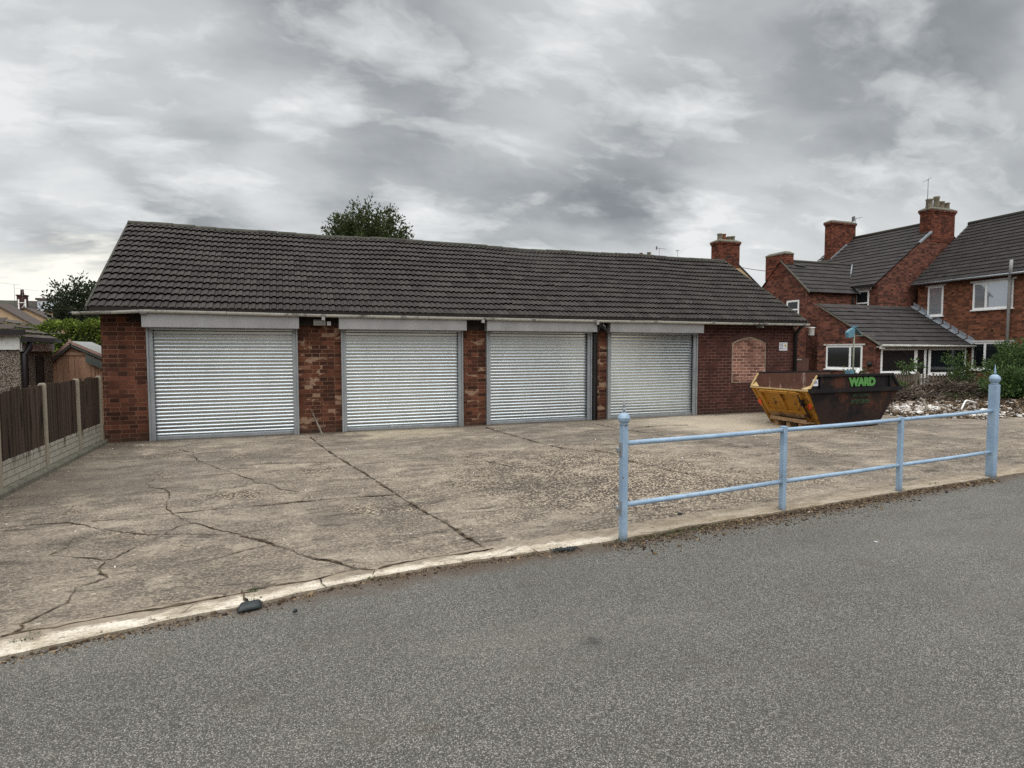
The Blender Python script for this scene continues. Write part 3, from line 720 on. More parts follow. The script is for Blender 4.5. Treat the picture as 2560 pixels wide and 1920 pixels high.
# fittings under the eaves
fb = MB(); fb.obox(Vector((.655, D-.16, 2.225)), (X, Vector((0, .8, .6)), Vector((0, -.6, .8))), (.115, .03, .055)); fb.bar((.655, D-.0505, 2.2), (.655, D-.15, 2.21), .02, .02); fb.build('floodlight', 'greyplastic', gar)
fb = MB(); fb.box(.80, .875, D-.13, D-.0505, 2.17, 2.25); fb.build('sensor_box', 'sticker', gar)
for x in (.72, 4.02, 6.82):
    fb = MB(); fb.box(x-.03, x+.03, D-.34, D-.265, 2.26, 2.33); fb.build('gutter_outlet', 'greyplastic', gar)
fb = MB(); fb.obox(Vector((7.05, D-.17, 2.19)), (Vector((.8, 0, -.6)), Y, Vector((.6, 0, .8))), (.1, .05, .03)); fb.bar((7.02, D-.0505, 2.28), (7.05, D-.16, 2.2), .02, .02); fb.build('floodlight', 'black', gar)
fb = MB(); fb.tube([(7.02, D-.2, 2.33), (7.03, D-.22, 2.26), (7.08, D-.23, 2.22)], .014, 8); fb.build('lamp_cable', 'greyplastic', gar)
fb = MB(); fb.bar((13.1, D-.2, 2.28), (13.42, D-.2, 2.29), .015, .015); fb.bar((12.96, D-.1, 2.30), (13.02, D-.1, 2.22), .03, .03); fb.build('lamp_bracket', 'greyplastic', gar)
fb = MB(); fb.lathe((13.5, D-.2, 2.06), [(.06, 0), (.075, .01), (.075, .2), (.09, .205), (.09, .225)], 14); fb.build('alarm_sounder', 'white', gar)
fb = MB(); fb.box(11.73, 11.78, D-.27, D-.0505, 2.25, 2.31); fb.build('gutter_outlet', 'greyplastic', gar)

# notice on the end wall
s_ = thing('notice_board', (12.71, D-.01, 1.65), 'small white safety notice screwed to the brick end wall', 'sign')
q = MB(); q.box(12.57, 12.85, D-.012, D-.002, 1.65, 1.87); q.build('plate', 'sticker', s_)
q = MB()
for zz, wd in ((1.835, .12), (1.81, .09), (1.785, .1), (1.755, .11), (1.72, .1), (1.70, .12)): q.box(12.59, 12.59+wd, D-.0155, D-.0125, zz-.006, zz+.004)
q.box(12.73, 12.83, D-.0155, D-.0125, 1.70, 1.708)
q.build('printed_text', 'ink', s_)
q = MB(); q.prism([(12.74, D-.0158, 1.76), (12.83, D-.0158, 1.76), (12.785, D-.0158, 1.84)], (0, .003, 0)); q.build('warning_triangle', 'inkyellow', s_)

# stick leaning on the first pier
q = MB(); q.bar((.66, D-.42, .0), (.50, D-.02, .39), .022, .03); q.bar((.50, D-.03, .385), (.47, D-.012, .47), .008, .01)
tag(q.build('timber_batten', 'picket'), 'pale wooden batten leaning on the brick pier between the first two shutters', 'plank')

# ================================================================ LEFT FENCE
fx = -3.10
fen = thing('fence', (fx, 9.5, 0), 'low timber board fence with concrete posts and white gravel boards left of the yard', 'fence')
fposts = [4.3, 5.68, 7.05, 8.43, 9.90, 11.31, 12.55]
for y in fposts:
    q = MB(); q.prism([(fx-.05, y-.035, -.1), (fx+.035, y-.035, -.1), (fx+.035, y-.035, 1.20), (fx+.02, y-.035, 1.225), (fx-.03, y-.035, 1.225), (fx-.05, y-.035, 1.20)], (0, .07, 0)); q.build('post', 'cpost', fen, bevel=.008)
for a, b in zip(fposts, fposts[1:]):
    q = MB(); y = a+.038; top = 1.205
    while y < b-.04:
        ww = min(U(.09, .11), b-.036-y); h = top+U(-.025, .02); k = U(-.005, .005)
        if ww > .03: q.obox(Vector((fx-.0+k, y+ww/2, (.37+U(-.03, .02)+h)/2)), (Vector((cos(.09), sin(.09), 0)), Vector((-sin(.09), cos(.09), 0)), Z), (.007, ww/2+.004, (h-.37)/2), r=R())
        y += ww*.93
    q.bar((fx-.035, a+.06, 1.02), (fx-.035, b-.06, 1.02), .03, .06); q.bar((fx-.035, a+.06, .5), (fx-.035, b-.06, .5), .03, .06)
    q.build('fence_panel', 'fencewood', fen)
    q = MB(); q.box(fx-.03, fx+.015, a+.055, b-.055, .06, .38); q.build('gravel_board', 'gboard', fen)
q = MB()
q.prism([(fx-.1, 3.3, -.1), (fx+.09, 3.3, -.1), (fx+.09, 3.3, .05), (fx+.075, 3.3, .075), (fx-.1, 3.3, .075)], (0, 9.3, 0)); q.build('concrete_kerb', 'cap', fen)

# ================================================================ BLUE RAILING
rl = thing('railing', (5.6, 4.75, 0), 'pale blue tubular railing with ball topped end posts along the road edge', 'railing')
def R_at(y): return y
pA, pB, pC, pD = Vector((2.73, 4.49, 0)), Vector((4.78, 4.75, 0)), Vector((6.70, 4.91, 0)), Vector((8.585, 5.05, 0))
rd = (pD-pA).normalized(); rn = Vector((-rd.y, rd.x, 0))
for p, zt, hw in ((pA, 1.005, .029), (pD, 1.205, .047)):
    q = MB(); c_ = p.copy(); c_.z = (zt-.05)/2
    q.obox(c_, (rd, rn, Z), (hw, hw, (zt+.05)/2)); po = q.build('post', 'blue', rl, bevel=.006)
    br_ = .052 if hw < .04 else .062
    q = MB(); q.lathe((p.x, p.y, zt), [(hw*.7, -.004), (br_*.8, .008)]+[(br_*cos(t), .012+br_*.95+br_*sin(t)) for t in [radians(-52+12*k) for k in range(5)]]+[(br_*1.03, .012+br_*.95+.002), (br_*1.03, .012+br_*.95+.008)]+[(br_*cos(t), .014+br_*.95+br_*sin(t)) for t in [radians(12+12*k) for k in range(7)]]+[(.004, .012+br_*1.97)], 24)
    q.build('ball_cap', 'blue', po)
    zb = zt+.012+br_*1.95
    q = MB(); k = 1.0 if hw < .04 else .95
    q.lathe((p.x, p.y, zb), [(.012, -.012), (.009, .012*k), (.013, .02*k), (.017, .027*k), (.012, .034*k), (.008, .045*k), (.012, .058*k), (.010, .07*k), (.006, .085*k), (.001, .135*k)], 12)
    if hw < .04:
        for a in (0, 1): 
            s_ = 1 if a else -1
            q.tube([Vector((p.x, p.y, zb+.025))+rd*s_*.006, Vector((p.x, p.y, zb+.03))+rd*s_*.022, Vector((p.x, p.y, zb+.045))+rd*s_*.02], [.005, .004, .001], 6)
    q.build('finial', 'rail' if hw < .04 else 'blue', po)
for p in (pB, pC):
    q = MB(); c_ = p.copy(); c_.z = .41; q.obox(c_, (rd, rn, Z), (.026, .026, .465)); q.build('post', 'blue', rl, bevel=.004)
q_ = [(pA, .85, .31), (pB, .835, .30), (pC, .845, .31), (pD, .87, .33)]
for k in (1, 2):
    for a, b in zip(q_, q_[1:]):
        q = MB(); p0 = a[0]+Z*a[k]; p1 = b[0]+Z*b[k]; d = (p1-p0).normalized()
        m_ = (p0+p1)/2-Z*.004
        q.tube([p0+d*.02, (p0+m_)/2, m_, (p1+m_)/2, p1-d*.02], .0225, 16); q.build('rail', 'blue', rl)
# old gate hinges on the first post
for zz, s_ in ((.80, 1), (.29, -1)):
    q = MB(); b0 = pA-rd*.034+Z*zz; q.obox(b0, (rd, rn, Z), (.005, .018, .06))
    q.obox(b0-rd*.02-Z*.0, (rd, rn, Z), (.02, .012, .012)); q.tube([b0-rd*.03-Z*.03, b0-rd*.03+Z*.025], .007, 8); q.build('hinge', 'rail', rl)
q = MB(); b0 = pD+rd*.055+Z*.98; q.tube([b0-rn*.03, b0+rn*.03], .03, 12); q.build('hinge', 'blue', rl)

# ================================================================ SKIP
sk = thing('skip', (11.4, 10.2, 0), 'battered black skip with a yellow drop end and green lettering', 'skip')
BX, BY, TH = 10.50, 9.40, .008
ex = Vector((cos(TH), sin(TH), 0)); ey = Vector((-sin(TH), cos(TH), 0))
SL, SW, Z1, Z2, SA, SB, SO = 1.61, 1.436, .801, 1.115, .513, .22, .092
G = lambda x, y, z: Vector((BX, BY, 0))+ex*x+ey*y+Z*(z+.02)
def solid(mb, a, b, c, d, n_, th=.012, mi=0):
    """thin plate a-b-c-d with thickness along n_"""
    mb.prism([a, b, c, d], Vector(n_)*th, mi)
for y, yo, sg_ in ((0, -SO, -1), (SW, SW+SO, 1)):
    bd = MB()   # lower side plate (trapezium) and upper flared part
    lo = [G(0, y, 0), G(SL, y, 0), G(SL+SA, yo, Z1), G(-SA, yo, Z1)]
    up = [G(-SA, yo, Z1), G(SL+SA, yo, Z1), G(SL+SA-SB, yo, Z2), G(-SA+SB, yo, Z2)]
    for f in (lo, up):
        bd.prism(f if sg_ < 0 else f[::-1], ey*(-sg_)*.010)
    bd.build('side_plate', 'skip', sk)
flr = MB(); flr.prism([G(0, .012, 0), G(SL, .012, 0), G(SL, SW-.012, 0), G(0, SW-.012, 0)], (0, 0, .012)); flr.build('floor', 'skipin', sk)
# inner lining of the far side and right end (rusty)
ins = MB()
ins.prism([G(.0, SW-.015, .02), G(SL, SW-.015, .02), G(SL+SA-.02, SW+SO-.02, Z1), G(-SA+.02, SW+SO-.02, Z1)], -ey*.006)
ins.prism([G(-SA+.015, SW+SO-.02, Z1), G(SL+SA-.015, SW+SO-.02, Z1), G(SL+SA-SB-.01, SW+SO-.02, Z2-.01), G(-SA+SB+.01, SW+SO-.02, Z2-.01)], -ey*.006)
ins.prism([G(SL, .02, 0.02), G(SL, SW-.02, .02), G(SL+SA-.012, SW+SO-.02, Z1), G(SL+SA-.012, -SO+.02, Z1)], ex*-.006)
ins.build('lining', 'skipin', sk)
en = MB(); en.prism([G(SL, 0, 0), G(SL, SW, 0), G(SL+SA, SW+SO, Z1), G(SL+SA, -SO, Z1)], ex*.008); en.build('end_plate', 'skip', sk)
# yellow end with frame and recess panels
ye = MB(); eo = (Vector((0, 0, 0))-ex*Z1-Z*SA).normalized()     # outward normal of the sloping end
ye.prism([G(0, 0, 0), G(0, SW, 0), G(-SA, SW+SO, Z1), G(-SA, -SO, Z1)], eo*-.01)
yo_ = ye.build('drop_door', 'yellow', sk)
EP = lambda a, h, off=0: G(-SA*h, SW*a*(1)+(SO*h)*(2*a-1), Z1*h)+eo*off      # a across 0..1, h up 0..1
fr = MB()
def strip(mb, a0, h0, a1, h1, w_, t_): mb.bar(EP(a0, h0, t_/2), EP(a1, h1, t_/2), w_, t_, up=eo)
for a in (.16, .84): strip(fr, a, .02, a, .95, .07, .06)
strip(fr, .5, .40, .5, .93, .06, .05)
strip(fr, .18, .94, .82, .94, .06, .055); strip(fr, .18, .38, .82, .38, .08, .065)
for a in (.04, .96): strip(fr, a, .0, a, .97, .05, .02)
fr.build('door_frame', 'yellow', yo_)
fr = MB(); strip(fr, .18, .33, .82, .31, .08, .07); strip(fr, .2, .2, .8, .18, .06, .09); strip(fr, .25, .08, .78, .08, .05, .05); strip(fr, .3, .26, .66, .25, .03, .05); fr.build('door_stiffener', 'pallet', yo_)
fr = MB()
fr.tube([EP(.17, .93, .05), EP(.15, .8, .07), EP(.13, .6, .07), EP(.12, .45, .06), EP(.1, .3, .06)], .018, 8)
for h in (.75, .66, .36): fr.obox(EP(.14, h, .06), (ex, ey, Z), (.03, .04, .03))
fr.tube([EP(.03, .75, .03), EP(.08, .7, .05), EP(.05, .55, .05), EP(.02, .5, .03)], .006, 6)
fr.build('locking_bar', 'skip', yo_)
for a in (.055, .95):
    q = MB(); q.prism([EP(a-.035, .70, .023), EP(a+.045, .62, .023), EP(a+.035, .5, .023), EP(a-.02, .55, .023)] , eo*.003); q.build('reflector', 'orange', yo_)
rm = MB(); rm.bar(G(-SA, -SO, Z1), G(-SA, SW+SO, Z1), .04, .028)
rm.prism([G(-SA+.02, -SO+.02, Z1+.025), G(-SA+.02, .12, Z1+.025), G(-SA+.14, -SO+.02, Z1+.12)], (0, 0, .005)); rm.prism([G(-SA+.02, SW+SO-.02, Z1+.025), G(-SA+.02, SW-.14, Z1+.025), G(-SA+.14, SW+SO-.02, Z1+.12)], (0, 0, .005))
for y in (-SO, SW+SO): rm.bar(G(-SA, y, Z1), G(-SA+SB, y, Z2), .026, .03, up=ey)
rm.build('end_rim', 'yrim', sk)
rm = MB()
for y, sg_ in ((-SO, -1), (SW+SO, 1)):
    rm.bar(G(-SA+SB, y+sg_*.012, Z2), G(SL+SA-SB, y+sg_*.012, Z2), .055, .05)
    rm.bar(G(SL+SA-SB, y, Z2), G(SL+SA+.02, y, Z1), .05, .04, up=ey)
    rm.bar(G(-SA-.01, y+sg_*.02, Z1+.0), G(SL+SA+.06, y+sg_*.02, Z1+.0), .05, .085)
    for x in (-SA+.30, .5, 1.1, SL+SA-.32): rm.bar(G(x, y+sg_*.012, Z1+.04), G(x, y+sg_*.012, Z2-.02), .05, .03, up=ex) if x in (-SA+.30, SL+SA-.32) else None
rm.bar(G(SL+SA+.03, -SO, Z1), G(SL+SA+.03, SW+SO, Z1), .06, .07)
rm.build('rim', 'rim', sk)
def text_mesh(body, size, name, mat, parent, loc, xdir, zdir, bold=0., space=1., shear=0., sx=1.):
    cu = bpy.data.curves.new('t', 'FONT'); cu.body = body; cu.size = size; cu.extrude = .003; cu.offset = bold; cu.space_character = space; cu.align_x = 'CENTER'; cu.shear = shear
    to = bpy.data.objects.new('t', cu); COL.objects.link(to)
    me = bpy.data.meshes.new_from_object(to.evaluated_get(bpy.context.evaluated_depsgraph_get()))
    bpy.data.objects.remove(to); bpy.data.curves.remove(cu)
    root = parent
    while root.parent: root = root.parent
    nn = Vector(xdir).cross(Vector(zdir)); o_ = Vector(loc)-root.location
    for v in me.vertices: v.co = o_+Vector(xdir)*v.co.x*sx+Vector(zdir)*v.co.y+nn*v.co.z
    me.materials.clear(); me.materials.append(M[mat]); me.name = name
    ob = bpy.data.objects.new(name, me); COL.objects.link(ob); ob.parent = parent
    return ob
side_dn = (G(0, -SO, Z1)-G(0, 0, 0)).normalized()
text_mesh('WARD', .235, 'lettering', 'green', sk, G(.99, -SO-.012, Z1+.085), ex, Z, .017, .95, 0, 1.08)
f_ = lambda x, z, off=.016: G(x, -SO*z/Z1-off, z)
text_mesh('RECYCLING', .085, 'small_lettering', 'greenfade', sk, f_(.97, .65), ex, side_dn, .001, 1.1)
text_mesh('01623 633 004', .125, 'phone_number', 'greenfade', sk, f_(.97, .50), ex, side_dn, .003, .85, 0, .85)
q = MB(); q.box(0, 0, 0, 0, 0, 0) if 0 else None
c0 = G(-SA+.30, -SO-.002, Z1+.11); q = MB(); q.prism([G(-SA+.10+.0, -SO-.003, Z1+.10), G(-SA+.245, -SO-.003, Z1+.10), G(-SA+.245, -SO-.003, Z1+.235), G(-SA+.10, -SO-.003, Z1+.235)], ey*-.004)
stk = q.build('sticker', 'sticker', sk)
q = MB()
for zz in (.19, .17, .15): q.prism([G(-SA+.13, -SO-.0075, Z1+zz), G(-SA+.215, -SO-.0075, Z1+zz), G(-SA+.215, -SO-.0075, Z1+zz+.012), G(-SA+.13, -SO-.0075, Z1+zz+.012)], ey*-.002)
q.build('sticker_print', 'ink', stk)
# pallet against the foot of the yellow door
pal = thing('pallet', (10.0, 10.0, 0), 'broken wooden pallet lying at the foot of the yellow skip end', 'pallet')
pq = lambda y, x, z: G(x-.20, y, z-.02)
for yy in (.30, .62, .95):
    q = MB(); q.obox(pq(yy, .0, .05), (ex, ey, Z), (.1, .045, .05)); q.build('block', 'pallet', pal)
q = MB(); q.bar(pq(.12, -.07, .125), pq(1.08, -.07, .13), .09, .02); q.bar(pq(.10, .06, .125), pq(1.05, .06, .127), .09, .02); q.bar(pq(.12, -.125, .15), pq(1.1, -.125, .165), .02, .075); q.build('deck_boards', 'pallet', pal)

# ================================================================ RIGHT: lean-to, house, terrace
def window(parent, O_, ux, w_, h_, bars=(), frame=.06, sill=True, lintel=None, glass='glass', out=None, depth=.05, name='window', transom=None, ledge='white', fmat='white'):
    """window on a wall: O_ lower left corner, ux unit along wall, out unit outward normal"""
    ux, out = Vector(ux), Vector(out); O_ = Vector(O_)
    f = MB(); P = lambda a, z, o=0: O_+ux*a+Z*z+out*o
    def rect(a0, a1, z0, z1, o=.02, d_=.05): f.obox(P((a0+a1)/2, (z0+z1)/2, o-d_/2+.0), (ux, out, Z), ((a1-a0)/2, d_/2, (z1-z0)/2))
    rect(0, frame, 0, h_); rect(w_-frame, w_, 0, h_); rect(frame, w_-frame, 0, frame); rect(frame, w_-frame, h_-frame, h_)
    for b in bars: rect(b-frame*.6, b+frame*.6, frame, h_-frame)
    if transom: rect(frame, w_-frame, transom-frame*.4, transom+frame*.4, .018)
    fo = f.build(name, fmat, parent)
    g_ = MB(); g_.obox(P(w_/2, h_/2, .004), (ux, out, Z), (w_/2-frame*.5, .004, h_/2-frame*.5)); g_.build('pane', glass, fo)
    if sill: s2 = MB(); s2.obox(P(w_/2, -.03, .03), (ux, out, Z), (w_/2+.06, .06, .03)); s2.build('sill', ledge, fo)
    if lintel:
        s2 = MB(); s2.obox(P(w_/2, h_+lintel/2+.003, .012), (ux, out, Z), (w_/2+.13, .035, lintel/2)); s2.build('lintel', 'whitewood', fo)
    return fo

# --- lean-to extension
le = thing('lean_to', (28, 21, 0), 'single storey brick lean-to with wide white windows and a grey tiled roof', 'extension')
LX, LY0, LY1, LZ0, LZ1 = 25.1, 19.7, 22.9, 1.90, 3.90
w = MB(); w.box(LX, LX+.25, LY0, LY1, -.4, LZ0-.02); w.prism([(LX, LY0, LZ0-.02), (LX, LY1, LZ0-.02), (LX, LY1, LZ1-.05)], (.25, 0, 0))
w.box(LX+.25, LX+.31, LY0+.001, LY0+.2, -.4, LZ0-.05)
w.box(LX+.31, 27.75, LY0, LY0+.2, -.4, .60); w.box(28.5, 31.6, LY0, LY0+.2, -.4, .50); w.box(LX+.25, 31.6, LY1-.2, LY1, -.4, LZ1-.25)
w.build('wall', 'brick_house', le)
lsl = hypot(LY1-LY0+.25, LZ1-LZ0+.1); les = Vector((0, (LY1-LY0+.25)/lsl, (LZ1-LZ0+.1)/lsl))
tiled(Vector((LX-.06, LY0-.25, LZ0-.02)), X, les, 7.1, 10, lsl, roll=False, tile_w=.42, thick=.042, jit=.003).build('roof', 'tile_far', le)
q = MB(); q.box(LX-.1, 32.3, LY1-.02, LY1+.16, LZ1+.02, LZ1+.10); q.build('ridge_capping', 'cap', le)
q = MB(); q.prism([(LX-.08, LY0-.27, LZ0-.06), (LX-.08, LY1, LZ1-.02), (LX-.08, LY1, LZ1+.05), (LX-.08, LY0-.27, LZ0+.01)], (.05, 0, 0)); q.build('verge', 'cap', le)
q = MB(); q.tube([(LX, LY0-.30, LZ0-.03), (31.5, LY0-.30, LZ0-.06)], .05, 10); q.build('gutter', 'gutter', le)
q = MB(); q.box(LX+.02, 31.3, LY0-.235, LY0-.005, LZ0-.12, LZ0-.06); q.box(LX-.05, LX+.22, LY0-.27, LY0-.20, LZ0-.19, LZ0-.04); q.build('fascia', 'whitewood', le)
window(le, (LX+.32, LY0, .60), X, 2.28, LZ0-.60-.14, out=-Y, frame=.1, sill=True)
window(le, (28.62, LY0, .50), X, 2.6, LZ0-.50-.14, out=-Y, frame=.1, sill=True)
dr = window(le, (27.72, LY0, -.1), X, .62, LZ0-.04, out=-Y, frame=.08, sill=False, name='door', transom=.6)
q = MB(); q.box(27.78, 28.28, LY0-.008, LY0-.004, -.05, .5); q.build('lower_panel', 'white', dr)
q = MB(); q.box(28.22, 28.25, LY0-.06, LY0-.031, .8, 1.0); q.build('handle', 'greyplastic', dr)
window(le, (28.36, LY0, -.1), X, .25, LZ0-.04, out=-Y, frame=.05, sill=False)
window(le, (LX, 22.36, .76), -Y, 2.0, 1.13, bars=(1.35,), out=-X, frame=.09, sill=True, lintel=.07)
q = MB(); q.lathe((0, 0, 0), [(.12, 0), (.13, .01), (.13, .05), (.07, .12), (.02, .14)], 16)
q.v = [(LX-v[2], 19.98+v[0], 1.02+v[1]) for v in q.v]; q.build('flue_vent', 'black', le)
q = MB(); q.box(LX-.015, LX-.002, 21.35, 21.65, 2.42, 2.74); q.build('blocked_vent', 'darkred', le)
q = MB(); q.box(LX-.12, LX-.002, 20.3, 20.5, 2.28, 2.38); q.build('floodlight', 'black', le)

# --- house B (orange brick, right edge)
hb = thing('brick_house', (33, 18, 0), 'two storey orange brick house at the right edge with white windows', 'house')
T6 = radians(6); bu = Vector((sin(T6), cos(T6), 0)); bn = Vector((-cos(T6), sin(T6), 0))   # bu along the wall away from camera, bn outward
B0 = Vector((31.8, 22.6, 0))
HB = lambda s_, o=0, z=0: B0 - bu*s_ + bn*o + Z*z       # s_ metres towards the camera
w = MB(); w.prism([HB(0, 0, -.4), HB(9, 0, -.4), HB(9, 0, 5.22), HB(0, 0, 5.22)], -bn*.3)
w.prism([HB(0, -.3, -.4), HB(0, -7.2, -.4), HB(0, -7.2, 5.2), HB(0, -3.6, 8.5), HB(0, -.3, 5.3)], -bu*.3)
w.prism([HB(8.7, -.3, -.4), HB(8.7, -7.2, -.4), HB(8.7, -7.2, 5.2), HB(8.7, -3.6, 8.5), HB(8.7, -.3, 5.3)], -bu*.3)
w.build('wall', 'brick_far', hb)
bs = hypot(3.85, 3.4); bes = (-bn*3.85+Z*3.4)/bs
tiled(HB(-.2, .25, 5.18), -bu, bes, 9.4, 17, bs, roll=True, amp=.022).build('roof', 'tile_far', hb)
q = MB(); q.prism([HB(-.2, .22, 5.10), HB(9.2, .22, 5.10), HB(9.2, -3.6, 8.47), HB(-.2, -3.6, 8.47)], (0, 0, .02)); q.build('roof_underlay', 'darkwood', hb)
q = MB(); q.quad(HB(-.2, -3.6, 8.58), HB(9.2, -3.6, 8.58), HB(9.2, -7.45, 5.18), HB(-.2, -7.45, 5.18)); q.build('rear_roof_slope', 'tile_far', hb)
q = MB(); q.tube([HB(-.22, -3.6, 8.60), HB(9.2, -3.6, 8.60)], .11, 10); q.build('ridge_tiles', 'ridge', hb)
q = MB(); q.tube([HB(-.15, .30, 5.15), HB(9, .30, 5.12)], .055, 10); q.build('gutter', 'rail', hb)
def on_hb(u, v, o=0):
    d = CF + CR*((u-1280)/FP) + CU*((960-v)/FP); nrm = bn; P0 = HB(0, o)
    t = (P0-CP).dot(nrm)/d.dot(nrm); P_ = CP+d*t; return (B0-P_).dot(bu), P_.z
for (u0, v0, u1, v1, bars, glass, lint) in ((2321, 716, 2357, 790, (), 'glassb', .07), (2434, 706, 2532, 772, (.0,), 'glassb', .09), (2431, 858, 2527, 925, (.0,), 'glass', .08)):
    s0, zt = on_hb(u0, v0); s1, _ = on_hb(u1, v1); zb = on_hb((u0+u1)/2, v1)[1]; zt = on_hb((u0+u1)/2, v0+(0 if lint == .07 else -3))[1]
    w_ = s1-s0; bb = () if not bars else (w_*.34,)
    fo = window(hb, HB(s0, 0, zb), -bu, w_, zt-zb, bars=bb, out=bn, frame=.09, lintel=lint, glass=glass)
    if bars:
        q = MB(); q.obox(HB(s0+w_*.2, .0, (zb+zt)/2), (bu, bn, Z), (w_*.13, .008, (zt-zb)/2-.1)); q.build('open_casement', 'glass', fo)
s_d, _ = on_hb(2530, 700)
q = MB(); q.tube([HB(s_d-.02, .12, 0), HB(s_d, .12, 4.75), HB(s_d, .14, 4.95), HB(s_d+.18, .36, 5.25), HB(s_d+.2, .36, 5.75)], .065, 12); q.build('soil_pipe', 'greyplastic', hb)
for (u, v) in ((2381, 733), (2480, 826)):
    s_, zz = on_hb(u, v); q = MB(); q.obox(HB(s_, .002, zz), (bu, bn, Z), (.05, .004, .05)); q.build('vent_hole', 'black', hb)
# lead flashing where the lean-to meets the wall
q = MB()
for i in range(8):
    t0, t1 = i/8, (i+1)/8; f0 = lambda t: (t*(LY1-LY0+.25)+LY0-.25); z0_ = lambda t: LZ0-.02+t*(LZ1-LZ0+.1)
    xw = lambda y: 31.8-(22.6-y)*tan(T6)
    ya, yb = f0(t0), f0(t1-.02)
    q.prism([(xw(ya)-.26, ya, z0_(t0)+.055), (xw(yb)-.26, yb, z0_(t1-.02)+.055), (xw(yb)-.02, yb, z0_(t1-.02)+.10), (xw(ya)-.02, ya, z0_(t0)+.10)], (0, 0, .008))
    q.prism([(xw(ya)-.018, ya, z0_(t0)+.08), (xw(yb)-.018, yb, z0_(t1-.02)+.08), (xw(yb)-.018, yb, z0_(t1-.02)+.30), (xw(ya)-.018, ya, z0_(t0)+.30)], (.012, 0, 0))
q.build('flashing', 'lead', le)

# --- house A, terrace end with two chimneys and a rear wing
ha = thing('brick_house', (32, 26, 0), 'dark red brick terrace house with a tall four pot chimney and a lower rear wing', 'house')
AX, AY, AZ, RX, RZ, AY1 = 29.28, 22.95, 5.15, 34.0, 8.66, 29.1
w = MB()
w.prism([(AX, AY, -.4), (RX*2-AX, AY, -.4), (RX*2-AX, AY, AZ), (RX, AY, RZ), (AX, AY, AZ)], (0, .3, 0))
w.box(AX, AX+.3, AY+.3, AY1, -.4, AZ)
w.prism([(AX, AY1, -.4), (RX*2-AX, AY1, -.4), (RX*2-AX, AY1, AZ), (RX, AY1, RZ), (AX, AY1, AZ)], (0, .3, 0))
w.build('wall', 'brick_house', ha)
asl = hypot(RX-AX+.25, RZ-AZ+.12); aes = Vector(((RX-AX+.25)/asl, 0, (RZ-AZ+.12)/asl))
tiled(Vector((AX-.25, AY+.02, AZ-.04)), Y, aes, AY1-AY+.4, 16, asl, roll=False, tile_w=.4, thick=.042, jit=.003).build('roof', 'tile_far', ha)
q = MB(); q.quad((RX, AY, RZ+.1), (RX, AY1+.4, RZ+.1), (RX*2-AX+.2, AY1+.4, AZ), (RX*2-AX+.2, AY, AZ)); q.build('rear_roof_slope', 'tile_far', ha)
q = MB(); q.tube([(RX, AY, RZ+.12), (RX, AY1+.4, RZ+.12)], .1, 8); q.build('ridge_tiles', 'ridge', ha)
q = MB(); q.bar((33.1, AY-.05, 8.10), (32.25, AY+.0, 7.46), .1, .10); q.build('flashing', 'lead', ha)
def chimney(par, x0, x1, y0, y1, z0, z1, pots, brk='brick_dark', flare=True):
    q = MB(); q.box(x0, x1, y0, y1, z0, z1-.28 if flare else z1)
    if flare:
        q.box(x0-.03, x1+.03, y0-.03, y1+.03, z1-.28, z1-.19); q.box(x0-.07, x1+.07, y0-.07, y1+.07, z1-.19, z1-.1)
    ch = q.build('chimney', brk, par)
    q = MB(); o_ = .07 if flare else .02
    q.prism([(x0-o_, y0-o_, z1-.1 if flare else z1), (x1+o_, y0-o_, z1-.1 if flare else z1), (x1+o_, y1+o_, z1-.1 if flare else z1), (x0-o_, y1+o_, z1-.1 if flare else z1)], (0, 0, .06))
    k = len(q.v); zz = z1-.04 if flare else z1+.06
    b = [(x0-o_, y0-o_, zz), (x1+o_, y0-o_, zz), (x1+o_, y1+o_, zz), (x0-o_, y1+o_, zz)]; t = [(x0+.15, y0+.12, zz+.12), (x1-.15, y0+.12, zz+.12), (x1-.15, y1-.12, zz+.12), (x0+.15, y1-.12, zz+.12)]
    for i in range(4): q.quad(b[i], b[(i+1) % 4], t[(i+1) % 4], t[i])
    q.quad(*t); q.build('cap', 'cap', ch)
    for (px, py, h, rr, mt) in pots:
        q = MB()
        if mt == 'potred': q.lathe((px, py, zz+.02), [(rr*.6, 0), (rr*1.15, h*.25), (rr*1.2, h*.45), (rr*.7, h*.75), (rr*.95, h*.95), (rr*.95, h)], 12)
        else: q.lathe((px, py, zz+.02), [(rr*1.15, 0), (rr, h*.3), (rr*.9, h*.8), (rr*1.08, h*.86), (rr*1.08, h)], 12)
        q.build('chimney_pot', mt, ch)
    return ch
ch = chimney(ha, 33.1, 35.0, AY-.02, AY+.62, 7.6, 9.42, [(33.35, 23.25, .55, .17, 'pot'), (33.85, 23.2, .72, .15, 'pot'), (34.3, 23.25, .5, .16, 'pot'), (34.75, 23.25, .46, .15, 'pot')])
chimney(ha, 32.1, 34.1, 28.45, 28.95, 7.0, 9.75, [])
